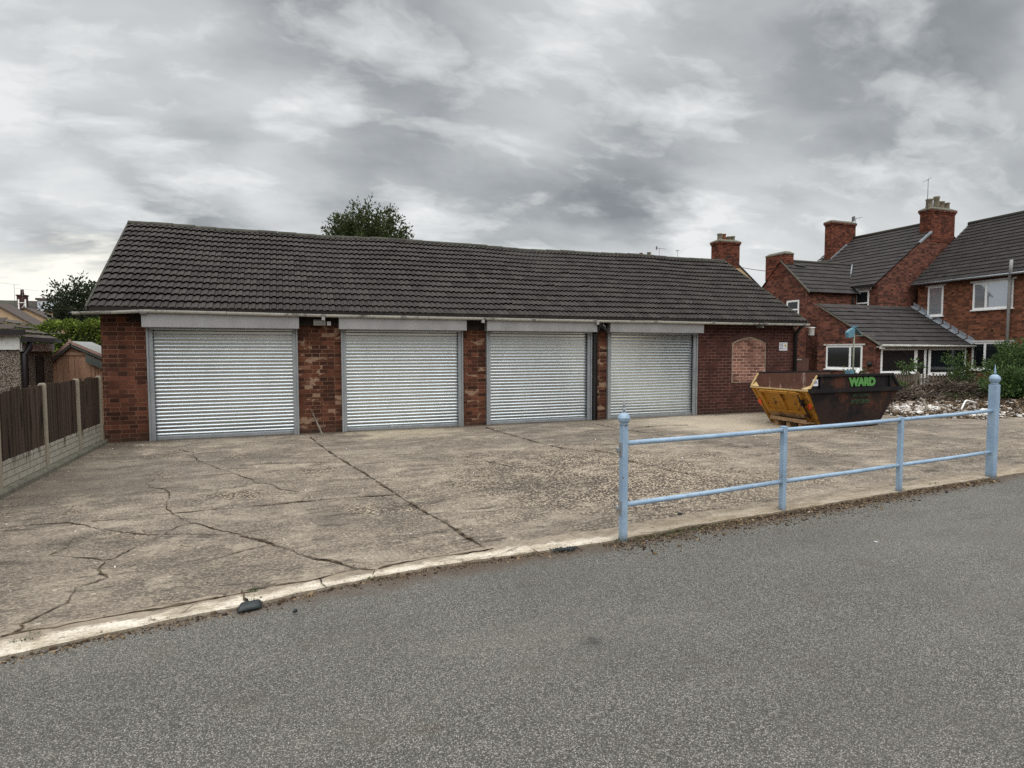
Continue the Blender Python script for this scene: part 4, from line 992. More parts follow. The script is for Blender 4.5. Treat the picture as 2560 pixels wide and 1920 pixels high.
# wing
WX, WY0, WY1, WZ, WRZ = 25.7, 24.2, 27.8, 4.75, 6.5
w = MB(); w.prism([(WX, WY0, -.4), (WX, WY0, WZ), (WX, (WY0+WY1)/2, WRZ), (WX, WY1, WZ), (WX, WY1, -.4)], (.3, 0, 0)); w.box(WX+.3, AX, WY0, WY0+.3, -.4, WZ); w.build('wing_wall', 'brick_house', ha)
wsl = hypot((WY1-WY0)/2+.2, WRZ-WZ+.15); wes = Vector((0, ((WY1-WY0)/2+.2)/wsl, (WRZ-WZ+.15)/wsl))
tiled(Vector((WX-.05, WY0-.2, WZ-.06)), X, wes, 5.9, 8, wsl, roll=False, tile_w=.4, thick=.042, jit=.002, clip=lambda s: (0, 3.75+s*.62)).build('wing_roof', 'tile_far', ha)
q = MB(); q.quad((WX-.05, 26, WRZ+.08), (31.6, 26, WRZ+.08), (31.6, WY1+.2, WZ-.05), (WX-.05, WY1+.2, WZ-.05)); q.build('rear_roof_slope', 'tile_far', ha)
q = MB(); q.tube([(WX-.03, 26, WRZ+.1), (31.7, 26, WRZ+.1)], .09, 8); q.build('ridge_tiles', 'ridge', ha)
q = MB(); q.prism([(WX-.07, WY0-.2, WZ-.1), (WX-.07, 26, WRZ+.04), (WX-.07, 26, WRZ+.12), (WX-.07, WY0-.2, WZ+.0)], (.04, 0, 0)); q.build('verge', 'cap', ha)
chimney(ha, WX+.0-.01, WX+.62, 25.75, 27.15, 5.6, 6.93, [], flare=False)
q = MB(); q.bar((WX+.66, 25.72, 6.36), (WX+1.35, 25.72, 6.30), .3, .02); q.build('flashing', 'lead', ha)
q = MB(); q.bar((32.05, 28.38, 7.32), (33.35, 28.38, 8.30), .05, .16); q.build('flashing', 'lead', ha)
q = MB(); q.tube([(AX-.02, WY0-.25, WZ-.05), (AX-.3, WY0+.3, WZ+.25), (AX+1.6, 25.9, WRZ+.1)], .04, 6); q.build('valley_flashing', 'lead', ha)
window(ha, (WX, 25.54, 3.35), -Y, .85, 1.0, out=-X, frame=.09, sill=True, transom=.5)
window(ha, (AX, 24.28, 3.2), -Y, .82, 1.68, out=-X, frame=.09, sill=True, lintel=.25, transom=1.0)
q = MB(); q.tube([(AX-.35, WY0-.05, WZ-.15), (AX-.35, WY0-.05, 3.9)], .045, 8); q.build('downpipe', 'black', ha)
q = MB(); q.bar((AX-.28, AY, AZ-.09), (AX-.28, WY0-.1, AZ-.09), .1, .1); q.build('gutter', 'black', ha)

# --- cream gabled house behind, with its chimney
hc = thing('rendered_house', (28, 36, 0), 'cream rendered gable house mostly hidden behind the right end of the garage roof', 'house')
q = MB(); cy = 32.0; cx_ = 27.25
q.prism([(cx_-3.3, cy, -.4), (cx_+3.3, cy, -.4), (cx_+3.3, cy, 5.32), (cx_+.0, cy, 7.80), (cx_-3.3, cy, 5.32)], (0, .3, 0)); q.box(cx_+3.0, cx_+3.3, cy+.3, 40, -.4, 5.3); q.build('wall', 'cream', hc)
q = MB(); q.prism([(cx_, cy-.06, 7.81), (cx_+3.6, cy-.06, 5.11), (cx_+3.6, cy-.06, 5.19), (cx_, cy-.06, 7.89)], (0, 8, 0)); q.prism([(cx_, cy-.06, 7.81), (cx_-3.6, cy-.06, 5.11), (cx_-3.6, cy-.06, 5.19), (cx_, cy-.06, 7.89)], (0, 8, 0)); q.build('roof', 'tile_far', hc)
chimney(hc, 26.42, 28.05, cy-.05, cy+.75, 7.1, 8.80, [(26.75, cy+.35, .5, .16, 'pot'), (27.1, cy+.35, .5, .15, 'potred'), (27.5, cy+.35, .36, .15, 'pot'), (27.8, cy+.35, .4, .15, 'pot')])
# --- chimney house far behind the ridge
hd = thing('distant_house', (31.5, 48, 0), 'distant house showing only its chimney top above the garage ridge', 'house')
q = MB(); q.box(28, 36, 45.5, 52, -.4, 6); q.prism([(28, 45.5, 6), (28, 52, 6), (28, 48.7, 8.6)], (8, 0, 0)); q.build('wall', 'tan', hd)
q = MB(); q.prism([(27.9, 45.2, 6), (27.9, 48.7, 8.7), (27.9, 52.2, 6), (27.9, 48.7, 8.55)], (8.2, 0, 0)); q.build('roof', 'tile_far', hd)
chimney(hd, 30.6, 32.6, 48.3, 49.1, 8, 10.28, [(31.3, 48.7, .5, .18, 'potred'), (32.15, 48.7, .62, .18, 'pot')])

def aerial(base, h, ln, dir_, label, group='television aerials on the roofs', el=6, kind=0):
    a = thing('tv_aerial', base, label, 'aerial', group)
    b = Vector(base); q = MB(); q.tube([b, b+Z*h], .018, 6); q.build('mast', 'aerial', a)
    d = Vector(dir_).normalized(); pr = d.cross(Z).normalized(); q = MB(); t = b+Z*(h-.04)
    q.bar(t-d*ln*.3, t+d*ln*.7, .02, .02)
    for i in range(el):
        c_ = t-d*ln*.3+d*ln*i/(el-1); l = .14-.008*i; q.bar(c_-pr*l, c_+pr*l, .012, .012)
    if kind: 
        c_ = t-d*ln*.3; q.bar(c_-Z*.16, c_+Z*.16, .02, .3, up=pr)
    q.build('antenna', 'aerial', a)
aerial((32.85, 23.0, 9.0), 1.95, .35, (-1, .5, -.6), 'tall thin aerial beside the four pot chimney', el=4)
aerial((34.3, 28.6, 8.5), 1.6, .55, (1, -.3, .2), 'short aerial on the right of the middle plain chimney', el=5, kind=1)
a_ = at(1648, 648, 'y', 48.2); aerial((a_.x, 48.2, a_.z-.3), 1.35, .9, (1, -.2, -.1), 'aerial left of the distant chimney pots above the garage ridge', el=7, kind=1)
a_ = at(1694, 648, 'y', 48.0); aerial((a_.x, 48.0, a_.z-.3), 1.15, .5, (.1, 1, 0), 'thin aerial right of the distant chimney pots above the garage ridge', el=5)
# overhead cable
q = MB(); p0 = at(1850, 668, 'y', 32); p1 = Vector((33.0, 24.0, 6.1)); pts = [p0+(p1-p0)*i/12-Z*.12*sin(pi*i/12) for i in range(13)]
p1 = at(1960, 681, 'x', WX-.1); pts = [p0+(p1-p0)*i/12-Z*.05*sin(pi*i/12) for i in range(13)]
q.tube(pts, .018, 5); tag(q.build('overhead_cable', 'black'), 'thin black cable strung from the cream house chimney to the brick wing', 'cable')

# ================================================================ blue pole, brown panel, picket fence
bp = thing('lamp_post', (18.06, 15, 0), 'thin post behind the skip carrying a faded blue metal hood and pale arm', 'post')
q = MB(); q.tube([(18.07, 15, 0), (18.07, 15, 2.45)], .026, 8); q.build('pole', 'polegrey', bp)
q = MB(); q.prism([(17.78, 14.97, 2.08), (18.04, 14.97, 2.10), (18.10, 14.97, 2.44), (17.86, 14.97, 2.34), (17.76, 14.97, 2.26)], (0, .12, 0)); q.bar((18.04, 15, 2.44), (18.5, 15.1, 2.17), .12, .02); q.bar((18.1, 15.1, 2.47), (18.32, 15.1, 2.47), .1, .03); q.build('hood', 'teal', bp)
q = MB(); q.bar((18.1, 15, 2.15), (19.15, 15.1, 2.16), .05, .03); q.build('arm', 'picket', bp)
q = MB(); q.box(17.82, 18.0, 14.9, 15.1, .62, .98); q.build('control_box', 'teal', bp)
q = MB(); q.bar((18.18, 14.95, .88), (18.3, 14.95, 1.02), .07, .07); q.build('cap_light', 'white', bp)
q = MB(); q.box(13.45, 14.9, 13.9, 13.94, 0, 1.42)
pn = tag(q.build('sheet_panel', 'board'), 'dark brown sheet panel standing between the garage corner and the skip', 'panel')
q = MB(); q.box(14.25, 14.6, 13.88, 13.8995, 1.36, 1.39); q.build('handle', 'greyplastic', pn)

pf = thing('picket_fence', (25, 17.5, 0), 'weathered grey picket fence in front of the lean-to windows', 'fence')
q = MB(); x = 22.0
while x < 28.4:
    h = .66+U(-.05, .03) - (.0 if x > 24.5 else -.05); wd = U(.07, .1); t_ = U(-.03, .03)
    q.obox(Vector((x, 17.5, h/2)), (Vector((cos(t_), 0, sin(t_))), Y, Vector((-sin(t_), 0, cos(t_)))), (wd/2, .01, h/2), r=R()); x += .205 if x > 24.6 else .15
q.build('pickets', 'picket', pf)
q = MB(); q.bar((22, 17.53, .45), (28.4, 17.53, .44), .03, .07); q.bar((22, 17.53, .15), (28.4, 17.53, .14), .03, .07); q.build('rail', 'picket', pf)
for x in (22.0, 24.9, 27.2): q = MB(); q.box(x-.06, x+.06, 17.55, 17.66, -.1, .75); q.build('post', 'picket', pf, bevel=.02)

# ================================================================ vegetation
def leaf(mb, c, s, d=None, nrm=None, asp=.5):
    d = d or Vector((U(-1, 1), U(-1, 1), U(-1, 1))); d = d.normalized() if d.length > .01 else Z
    a = d.cross(nrm or Vector((U(-1, 1), U(-1, 1), U(-1, 1))))
    if a.length < .05: a = d.cross(X)
    a.normalize(); k = len(mb.v); b = d.cross(a)
    mb.v += [tuple(c), tuple(c+d*s*.5+a*s*asp*.5+b*s*.1), tuple(c+d*s), tuple(c+d*s*.5-a*s*asp*.5+b*s*.1)]
    mb.face((k, k+1, k+2, k+3), 0, R())
def tree(name, label, cat, base, fork, cen, rad, shoots, lps, ls, mat, droop=0., start=.3, spread=.22, top_bias=.0, trunk_r=.16, group=None, asp=.5, twig=.012):
    base, cen = Vector(base), Vector(cen); o = thing(name, base, label, cat, group)
    tr = MB(); f = Vector((base.x, base.y, fork)); tr.tube([base-Z*.1, (base+f)/2+Vector((.05, .02, 0)), f, cen-Z*rad[2]*.2], [trunk_r*1.2, trunk_r, trunk_r*.8, trunk_r*.35], 8)
    lf = MB()
    for i in range(shoots):
        while True:
            d = Vector((U(-1, 1), U(-1, 1), U(-1+top_bias, 1)))
            if .2 < d.length < 1: break
        d.normalize(); e = cen+Vector((d.x*rad[0], d.y*rad[1], d.z*rad[2]))*U(.72, 1.12)
        s0 = f.lerp(cen, U(0, .9)); mid = s0.lerp(e, .5)+Vector((U(-.2, .2), U(-.2, .2), U(-.1, .35)))*rad[2]*.25
        pts = []
        for j in range(7):
            t = j/6; p = s0.lerp(mid, t).lerp(mid.lerp(e, t), t); p.z -= droop*t*t; pts.append(p)
        if i % 3 == 0 or trunk_r < .03: tr.tube(pts, [trunk_r*.3*(1-.9*k/6)+.004 for k in range(7)], 4, cap=False)
        den = U(.5, 1.4)
        for j in range(int(lps*den)):
            t = start+(1-start)*R()**.75; q_ = t*6; k = min(5, int(q_)); p = pts[k].lerp(pts[k+1], q_-k)
            sp = spread*(1.15-t*.75)
            off = Vector((random.gauss(0, 1), random.gauss(0, 1), random.gauss(0, 1)))*sp*.5
            dd = (pts[-1]-pts[3]).normalized()*.8+off.normalized()*1.0
            leaf(lf, p+off, ls*U(.6, 1.3), dd, asp=asp)
    tr.build('trunk', 'bark', o); lf.build('crown', mat, o)
    return o
tree('tree', 'dark green round topped tree rising behind the middle of the garage ridge', 'tree', (3.9, 30, 0), 3.0, (3.9, 30, 6.3), (2.15, 2.0, 2.45), 330, 95, .15, 'leaf', start=.35, spread=.36, top_bias=.6, trunk_r=.2)
tree('tree', 'dark spreading tree with sky gaps beside the left roof slope', 'tree', (-9.4, 35, 0), 2.0, (-9.2, 35, 3.75), (1.5, 1.4, 1.55), 130, 70, .16, 'leafdark', start=.3, spread=.3, trunk_r=.14)

# hedge behind the shed
hg = MB()
hed = thing('hedge', (-6.6, 20.6, 0), 'clipped bright green hedge behind the wooden shed', 'hedge')
for i in range(15000):
    x = U(-8.6, -4.4); top = 2.30+.12*max(0, (x+6.6))+.05*sin(x*5)+.05*sin(x*13) - (.05 if x < -6.6 else 0)
    if R() < .35: p = Vector((x, U(20.2, 21.2), top+U(-.1, .08))); d = Vector((U(-.5, .5), U(-.6, .3), U(.3, 1)))
    else: p = Vector((x, 20.15+U(-.06, .12)+.05*sin(x*7+1), U(.2, top))); d = Vector((U(-.7, .7), U(-1, -.1), U(-.3, .9)))
    leaf(hg, p, U(.05, .11), d, asp=.6)
hg.build('foliage', 'leafhedge', hed)
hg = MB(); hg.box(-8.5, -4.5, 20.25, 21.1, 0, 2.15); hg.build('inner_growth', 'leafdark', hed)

# bushes on the right
for (b, c_, r_, sh, lp, lab) in (
    ((26.5, 14.6, 0), (27.2, 14.2, 1.05), (2.3, 1.8, 1.1), 200, 130, 'large leafy green bush behind the tall blue end post'),
    ((22.2, 12.6, 0), (22.4, 12.4, .55), (1.2, 1.0, .62), 70, 90, 'low dense bush at the right frame edge above the rubble'),
    ((26.6, 17.0, 0), (26.6, 17.1, .85), (.9, .6, .7), 20, 60, 'straggly bush at the right end of the picket fence')):
    tree('bush', lab, 'bush', b, .1, c_, r_, sh, lp, .12, 'leafbush', start=.15, spread=.3, top_bias=.35, trunk_r=.05, group='bushes beside the rubble', asp=.42)
tree('sapling', 'thin leafy sapling in front of the left lean-to window', 'sapling', (23.2, 17.2, 0), .6, (23.9, 17.2, 1.05), (.75, .3, .35), 10, 22, .13, 'leafbush', start=.2, spread=.14, trunk_r=.02)
tree('weed', 'small green weeds showing over the skip rim under the lean-to window', 'weed', (18.9, 15.6, 0), .5, (19.0, 15.6, .85), (.55, .4, .22), 14, 26, .09, 'leafbush', start=.2, spread=.16, trunk_r=.015)
tree('weed', 'clump of green weeds growing at the foot of the picket fence', 'weed', (22.3, 16.9, 0), .05, (22.4, 16.8, .2), (.7, .4, .22), 22, 30, .1, 'leafbush', start=.1, spread=.2, trunk_r=.015)

# mound, brush pile, rubble
def mz(x, y):
    def g_(cx, cy, sx, sy, h): return h*math.exp(-((x-cx)/sx)**2-((y-cy)/sy)**2)
    return g_(21.4, 14.4, 1.3, 1.0, .27)+g_(23.6, 14.2, 1.4, 1.0, .2)+g_(18.0, 13.2, 1.2, .8, .16)+g_(19.5, 11.0, 2.2, .9, .14)+g_(24.5, 12.2, 2, 1.2, .2)
m = MB(); NX, NY = 70, 40
for j in range(NY+1):
    for i in range(NX+1):
        x = 13.5+15*i/NX; y = 9.0+9*j/NY; m.v.append((x, y, .004+mz(x, y)-.02+.03*R()*min(1, mz(x, y)*20)-(.05 if i in (0, NX) or j in (0, NY) else 0)))
for j in range(NY):
    for i in range(NX): k = j*(NX+1)+i; m.face((k, k+1, k+NX+2, k+NX+1), 0, .5, True)
struct(m, 'earth_mound', 'soil')
def in_rub(x, y):
    # world polygon of the rubble spread seen between skip and post
    return y > 9.2 + max(0, (15.5-x))*.9 and y < 13.4-(max(0, 16-x))*.3
rb = MB(); cnt = 0
while cnt < 2100:
    k_ = R()
    if k_ < .45: x, y = random.gauss(16.0, .9), random.gauss(11.6, .55)
    elif k_ < .62: x, y = random.gauss(20.0, 1.3), random.gauss(11.9, .45)
    elif k_ < .8: x, y = random.gauss(16.6, 1.1), random.gauss(9.9, .25)
    else: x, y = U(14.5, 25), U(9.3, 13.2)
    if not in_rub(x, y) or x < 14.2: continue
    s = U(.015, .05) if R() < .88 else U(.05, .12)
    a = U(0, 6.3); t1, t2 = random.gauss(0, .35), random.gauss(0, .35)
    ax = Matrix.Rotation(a, 3, 'Z') @ Matrix.Rotation(t1, 3, 'X') @ Matrix.Rotation(t2, 3, 'Y')
    z = mz(x, y)+.015+U(0, .05)*math.exp(-((x-16.8)/1.6)**2)
    if R() < .6: rb.obox(Vector((x, y, z)), (ax.col[0], ax.col[1], ax.col[2]), (s, s*U(.4, 1), s*U(.12, .3)))
    else: chip(rb, (x, y, z-.01), s, U(.3, .8))
    cnt += 1
tag(rb.build('rubble', 'rubble'), 'broken white plaster and tile rubble spread beside the skip', 'rubble', kind='stuff')
db = MB()
for i in range(9000):
    x, y = U(14.3, 26), U(9.0, 13.6)
    if not in_rub(x, y-.2): continue
    if R() < .35:
        a = U(0, 6.3); l = U(.08, .35); z = mz(x, y)+.02; db.bar((x, y, z), (x+cos(a)*l, y+sin(a)*l, z+U(-.01, .10)), U(.008, .02), .01)
    else: chip(db, (x, y, mz(x, y)), U(.02, .08), U(.2, .8))
tag(db.build('mixed_debris', 'debris'), 'brown splinters and soil clods mixed through the white rubble', 'debris', kind='stuff')
bs_ = MB()
for i in range(7000):
    cx0, cy0, sx0, sy0 = random.choice(((21.1, 14.0, .8, .5), (21.4, 13.8, .5, .4), (23.2, 13.8, .9, .5), (19.2, 13.5, 1.0, .4), (24.4, 13.2, .8, .5), (17.6, 13.0, .7, .3)))
    x, y = random.gauss(cx0, sx0*.8), random.gauss(cy0, sy0*.8); z = mz(x, y)+abs(random.gauss(0, .12))*(1 if abs(x-cx0) < .8 else .55)
    a = U(0, 6.3); l = U(.1, .6) if R() < .4 else U(.04, .14)
    p = Vector((x, y, z)); e = p+Vector((cos(a)*l, sin(a)*l*.7, U(-.25, .45)*l))
    if l > .16: bs_.bar(p, e, U(.01, .026), .014)
    else: leaf(bs_, p, l, e-p, asp=.5)
tag(bs_.build('brush_pile', 'drybrush'), 'heap of dead brown branches and cuttings in front of the picket fence', 'brush', kind='stuff')
gw = MB()
for i in range(700):
    cx0, cy0 = random.choice(((17.8, 13.7), (19.2, 14.0), (20.6, 13.3), (23.2, 13.3)))
    x, y = random.gauss(cx0, .7), random.gauss(cy0, .35)
    leaf(gw, Vector((x, y, mz(x, y)+U(0, .16))), U(.04, .12), Vector((U(-.6, .6), U(-.6, .6), U(.1, 1))), asp=.35)
tag(gw.build('ground_weeds', 'leafbush'), 'low green weeds growing over the earth mound by the rubble', 'weeds', kind='stuff')
q = MB(); a = at(2306, 998, 'y', 11.3); b = at(2324, 1032, 'y', 10.9); q.bar(a, b, .07, .03); tag(q.build('timber_offcut', 'picket'), 'short grey timber offcut standing up from the rubble', 'plank')
q = MB(); pts = [at(2400, 1030, 'y', 10.5), at(2413, 1003, 'y', 10.6), at(2417, 1001, 'y', 10.62), at(2440, 1007, 'y', 10.7)]; q.tube(pts, .021, 8); tag(q.build('bent_pipe', 'white'), 'bent white plastic pipe sticking up from the rubble', 'pipe')
q = MB(); a = at(2444, 1050, 'y', 10.0); b = at(2575, 1043, 'y', 10.1); q.bar(a, b, .2, .13); tag(q.build('timber_sleeper', 'black'), 'long black timber sleeper lying behind the tall blue post', 'timber')
q = MB(); a = at(2500, 1040, 'y', 10.4); b = at(2600, 1008, 'y', 11.0); q.bar(a, b, .5, .02); tag(q.build('brown_sheet', 'board'), 'crumpled brown sheet lying over the sleeper at the right edge', 'sheet')
def bag(cu_, cv, y, r_, mat, lab):
    c_ = at(cu_, cv, 'y', y); q = MB(); n1, n2 = 9, 14; k0 = 0; ph = U(0, 6)
    for i in range(n1):
        th = pi/2*i/(n1-1)*1.1
        for j in range(n2):
            f = 2*pi*j/n2; rr = r_*(1+.22*sin(3*f+ph)+.15*sin(7*f+i)+U(-.06, .06)); q.v.append((c_.x+cos(f)*cos(th)*rr*1.3, c_.y+sin(f)*cos(th)*rr, c_.z+sin(th)*rr*.75+U(-.01, .01)))
    for i in range(n1-1):
        for j in range(n2): q.face((i*n2+j, i*n2+(j+1) % n2, (i+1)*n2+(j+1) % n2, (i+1)*n2+j))
    tag(q.build('plastic_bag', mat), lab, 'bag', 'discarded plastic bags')
bag(2550, 1077, 8.6, .17, 'bag', 'turquoise and white plastic bag at the right frame edge')
bag(2512, 1066, 9.2, .10, 'bagwhite', 'small white plastic bag just right of the tall blue post')

# black rubber block on the kerb, chunk by the edge
kb = MB(); c_ = at(592, 1532, 'z', 0); c2 = at(654, 1519, 'z', 0); dv = (c2-c_).normalized(); sv = Vector((-dv.y, dv.x, 0))
prof = [(0, 0), (.0, .006), (.012, .03), (.03, .042), (.055, .046), (.075, .03), (.08, 0)]
Lk = (c2-c_).length*1.0
for i in range(8):
    t = i/7; tp = min(1, .35+2.2*min(t, 1-t)*2)
    for a, b in prof: kb.v.append(tuple(c_+dv*(Lk*t+a*.25)+sv*(a*1.)+Z*(b*tp*.85)))
for i in range(7):
    for j in range(len(prof)-1): k = i*len(prof)+j; kb.face((k, k+len(prof), k+len(prof)+1, k+1), 0, .5, True)
kb.face(list(range(len(prof)))); kb.face([7*len(prof)+j for j in range(len(prof))][::-1])
tag(kb.build('rubber_block', 'rubber'), 'short black rubber kerb block lying on the pale edging', 'block')
for u, v, s, mat, nm, lab in ((738, 1529, .022, 'rubber', 'stone', 'small dark stone on the pale edging right of the rubber block'), (1700, 1286, .03, 'rubber', 'stone', 'dark stone in the grit by the second railing post'), (2190, 1354, .02, 'sticker', 'litter_scrap', 'white scrap of litter lying on the tarmac right of the railing'), (1617, 1352, .012, 'sticker', 'litter_scrap', 'tiny white scrap right of the first railing post foot'), (2022, 1280, .018, 'sticker', 'litter_scrap', 'white scrap by the second railing post foot')):
    p = at(u, v, 'z', -.012 if mat == 'sticker' else .004); q = MB(); chip(q, tuple(p), s, .12 if mat == 'sticker' else .6); tag(q.build(nm, mat), lab, 'stone' if nm == 'stone' else 'litter')
# patch of loose tarmac on the pale edging
q = MB(); p0 = at(1412, 1374, 'z', 0)
for i in range(260): chip(q, (p0.x+random.gauss(0, .055), p0.y+random.gauss(0, .022), .004), U(.004, .010), .5)
tag(q.build('tarmac_crumbs', 'rubber'), 'patch of black tarmac crumbs on the pale edging left of the railing', 'debris', kind='stuff')
wd_ = MB()
for (u, v, m_, sp) in ((632, 1478, 26, .035), (637, 1500, 20, .03), (60, 1602, 16, .03), (925, 1450, 14, .03), (90, 1588, 12, .03), (1545, 1352, 30, .05), (2255, 1226, 14, .04), (1960, 1272, 18, .05), (2330, 1212, 20, .08), (815, 1108, 24, .12), (1200, 1075, 20, .1), (270, 1100, 20, .08), (1960, 1050, 10, .1)):
    p = at(u, v, 'z', 0)
    for i in range(m_):
        q0 = Vector((p.x+random.gauss(0, sp), p.y+random.gauss(0, sp*.5), .003)); leaf(wd_, q0, U(.008, .026), Vector((U(-.8, .8), U(-.8, .8), .8)), asp=.3)
tag(wd_.build('joint_weeds', 'leafbush'), 'tiny weeds growing in the yard joints and at the post feet', 'weeds', kind='stuff')
# ================================================================ LEFT NEIGHBOURS
lb = thing('outbuilding', (-6, 15, 0), 'pebbledashed outbuilding with white fascia and black downpipe behind the left fence', 'outbuilding')
q = MB(); q.box(-9, -4.72, 14, 15.7, 0, 1.70); q.build('wall', 'dash', lb)
q = MB(); q.box(-9.05, -4.70, 13.96, 13.998, 1.69, 1.97); q.box(-4.718, -4.68, 14.0, 15.72, 1.66, 1.82); q.build('fascia', 'whitewood', lb)
q = MB(); q.box(-9.1, -4.60, 13.84, 13.955, 1.97, 2.07); q.box(-4.655, -4.55, 13.90, 15.75, 1.84, 1.92); q.build('gutter', 'downpipe', lb)
q = MB(); q.prism([(-4.62, 13.9, 1.78), (-4.62, 15.75, 1.78), (-5.4, 14.9, 2.45), (-5.4, 14.7, 2.45)], (-.02, 0, .01)) if 0 else None
tiled(Vector((-9.1, 13.88, 2.05)), X, Vector((0, .86, .51)), 4.45, 4, 1.0, roll=False, tile_w=.3, thick=.042, clip=lambda s: (0, 4.45-s*.9)).build('roof', 'tile_left', lb)
tiled(Vector((-4.62, 13.95, 1.90)), Y, Vector((-.86, 0, .51)), 1.8, 4, .8, roll=False, tile_w=.3, thick=.042, clip=lambda s: (s*.8, 1.8)).build('roof', 'tile_left', lb)
q = MB(); q.tube([(-4.60, 14.12, 1.9), (-4.60, 14.12, 1.72), (-4.66, 14.06, 1.60), (-4.66, 14.06, .2)], .05, 10); q.build('downpipe', 'downpipe', lb)
a = at(88, 900, 'x', -4.72); b = at(107, 900, 'x', -4.72)
window(lb, (-4.72, a.y, 1.0), Y, b.y-a.y, .56, out=X, frame=.012, sill=False, glass='black', fmat='downpipe')
sh = thing('garden_shed', (-4.3, 16.4, 0), 'small orange timber shed with felt roof between the outbuilding and the garage', 'shed')
shx = (-4.80, -3.72, -4.40)
q = MB()
x = shx[0]
while x < shx[1]-.01:
    x1 = min(x+.11, shx[1]); zt = lambda xx: 1.80-.95*(shx[2]-xx) if xx < shx[2] else 1.80-.52*(xx-shx[2])
    q.prism([(x+.004, 15.85, 0), (x1-.004, 15.85, 0), (x1-.004, 15.85, zt(x1)), (x+.004, 15.85, zt(x))], (0, .02, 0), r=R()); x = x1
q.box(shx[1]-.02, shx[1], 15.87, 17.3, 0, 1.44); q.box(shx[0], shx[0]+.02, 15.87, 17.3, 0, 1.4); q.build('wall', 'shedwood', sh)
q = MB(); q.prism([(shx[0]-.07, 15.75, 1.39), (shx[2], 15.75, 1.86), (shx[2], 15.75, 1.885), (shx[0]-.07, 15.75, 1.415)], (0, 1.6, 0)); q.prism([(shx[2], 15.75, 1.86), (shx[1]+.1, 15.75, 1.47), (shx[1]+.1, 15.75, 1.495), (shx[2], 15.75, 1.885)], (0, 1.6, 0)); q.build('roof', 'felt', sh)
q = MB(); q.bar((shx[0]-.08, 15.74, 1.40), (shx[2], 15.74, 1.86), .02, .06); q.bar((shx[2], 15.74, 1.86), (shx[1]+.1, 15.74, 1.47), .02, .06); q.prism([(shx[2]-.03, 15.72, 1.84), (shx[2]+.03, 15.72, 1.84), (shx[2]+.03, 15.72, 1.90), (shx[2], 15.72, 1.93), (shx[2]-.03, 15.72, 1.90)], (0, .015, 0)); q.build('bargeboard', plain('pinkish_timber', srgb(158, 128, 118), .8), sh)
q = MB(); q.bar((shx[0]-.06, 15.76, 1.34), (shx[2], 15.76, 1.80), .02, .05); q.bar((shx[2], 15.76, 1.80), (shx[1]+.1, 15.76, 1.41), .02, .06); q.prism([(-4.12, 15.72, 1.60), (-3.72, 15.72, 1.38), (-3.72, 15.72, 1.22), (-4.12, 15.72, 1.42)], (0, .01, 0)); q.build('felt_edge', 'feltdark', sh)
q = MB(); q.box(-4.28, -3.98, 15.825, 15.848, .1, 1.52); q.box(-4.66, -4.08, 15.83, 15.846, 1.57, 1.64) ; dd = q.build('door', 'shedwood', sh)

# terrace of rendered houses receding on the left
def rendered(ap, foot, y, depth, lab, over=.25, ridge_chim=None):
    a = at(*ap, 'y', y); f = at(*foot, 'y', y); sl_ = (a.z-f.z)/(f.x-a.x); ze = max(1.0, f.z-1.6); xr = a.x+(a.z-ze)/sl_
    o = thing('terrace_house', (a.x, y, 0), lab, 'house', 'rendered gable ends receding on the left')
    hw_ = xr-a.x; q = MB(); q.prism([(a.x-hw_, y, -.2), (xr, y, -.2), (xr, y, ze), (a.x, y, a.z), (a.x-hw_, y, ze)], (0, depth, 0)); q.build('wall', 'tan', o)
    q = MB(); q.prism([(a.x, y-over, a.z+.02), (xr+.2, y-over, ze-.2*sl_+.02), (xr+.2, y-over, ze-.2*sl_+.12), (a.x, y-over, a.z+.14)], (0, depth+over, 0)); q.prism([(a.x, y-over, a.z+.02), (a.x, y-over, a.z+.14), (a.x-hw_-.2, y-over, ze-.2*sl_+.12), (a.x-hw_-.2, y-over, ze-.2*sl_+.02)], (0, depth+over, 0)); rf = q.build('roof', 'tile_left', o)
    if ridge_chim:
        for (yy, zz) in ridge_chim: q = MB(); q.box(a.x+.5, a.x+.85, yy, yy+.5, a.z-.8, a.z+zz); q.build('chimney', 'darkred', rf)
    return o
rendered((-20, 757), (70, 806), 75, 4.5, 'nearest tan rendered gable at the left frame edge')
rendered((62, 771), (156, 815), 86, 4.5, 'second tan rendered gable, between the nearest gable and the one by the tree')
rendered((120, 775), (192, 806), 98, 5.0, 'farthest tan rendered gable, in front of the dark spreading tree')
# far row and white house
fr_ = thing('terrace_row', (-45, 130, 0), 'long dark roofed terrace on the left horizon', 'houses')
a = at(-60, 748, 'y', 126); b = at(98, 748, 'y', 126)
q = MB(); q.box(a.x-30, b.x, 125, 131, -.2, 7.4); q.build('wall', 'darkred', fr_)
q = MB(); q.prism([(a.x-30, 123, 7.3), (a.x-30, 127, a.z), (a.x-30, 132, 7.3)], (b.x-a.x+30, 0, 0)); rr = q.build('roof', 'fardark', fr_)
p = at(56, 742, 'y', 124); q = MB(); q.box(p.x-.6, p.x+.6, 123.4, 124.6, 7, p.z+.1); q.box(p.x-.7, p.x+.7, 123.3, 124.7, p.z+.1, p.z+.3); q.lathe((p.x, 124, p.z+.3), [(.3, 0), (.25, .5), (.25, .9)], 8); q.build('chimney', 'darkred', rr)
wh = thing('white_house', (-33, 112, 0), 'small white rendered house beside the dark tree on the left', 'house')
a = at(93, 750, 'y', 110); b = at(150, 750, 'y', 110); q = MB(); q.box(a.x, b.x, 110, 118, -.2, a.z); q.build('wall', 'farwhite', wh)
q = MB(); q.box(a.x-.2, b.x+.1, 109.8, 118.2, a.z, a.z+.3); q.build('roof', 'tile_left', wh)
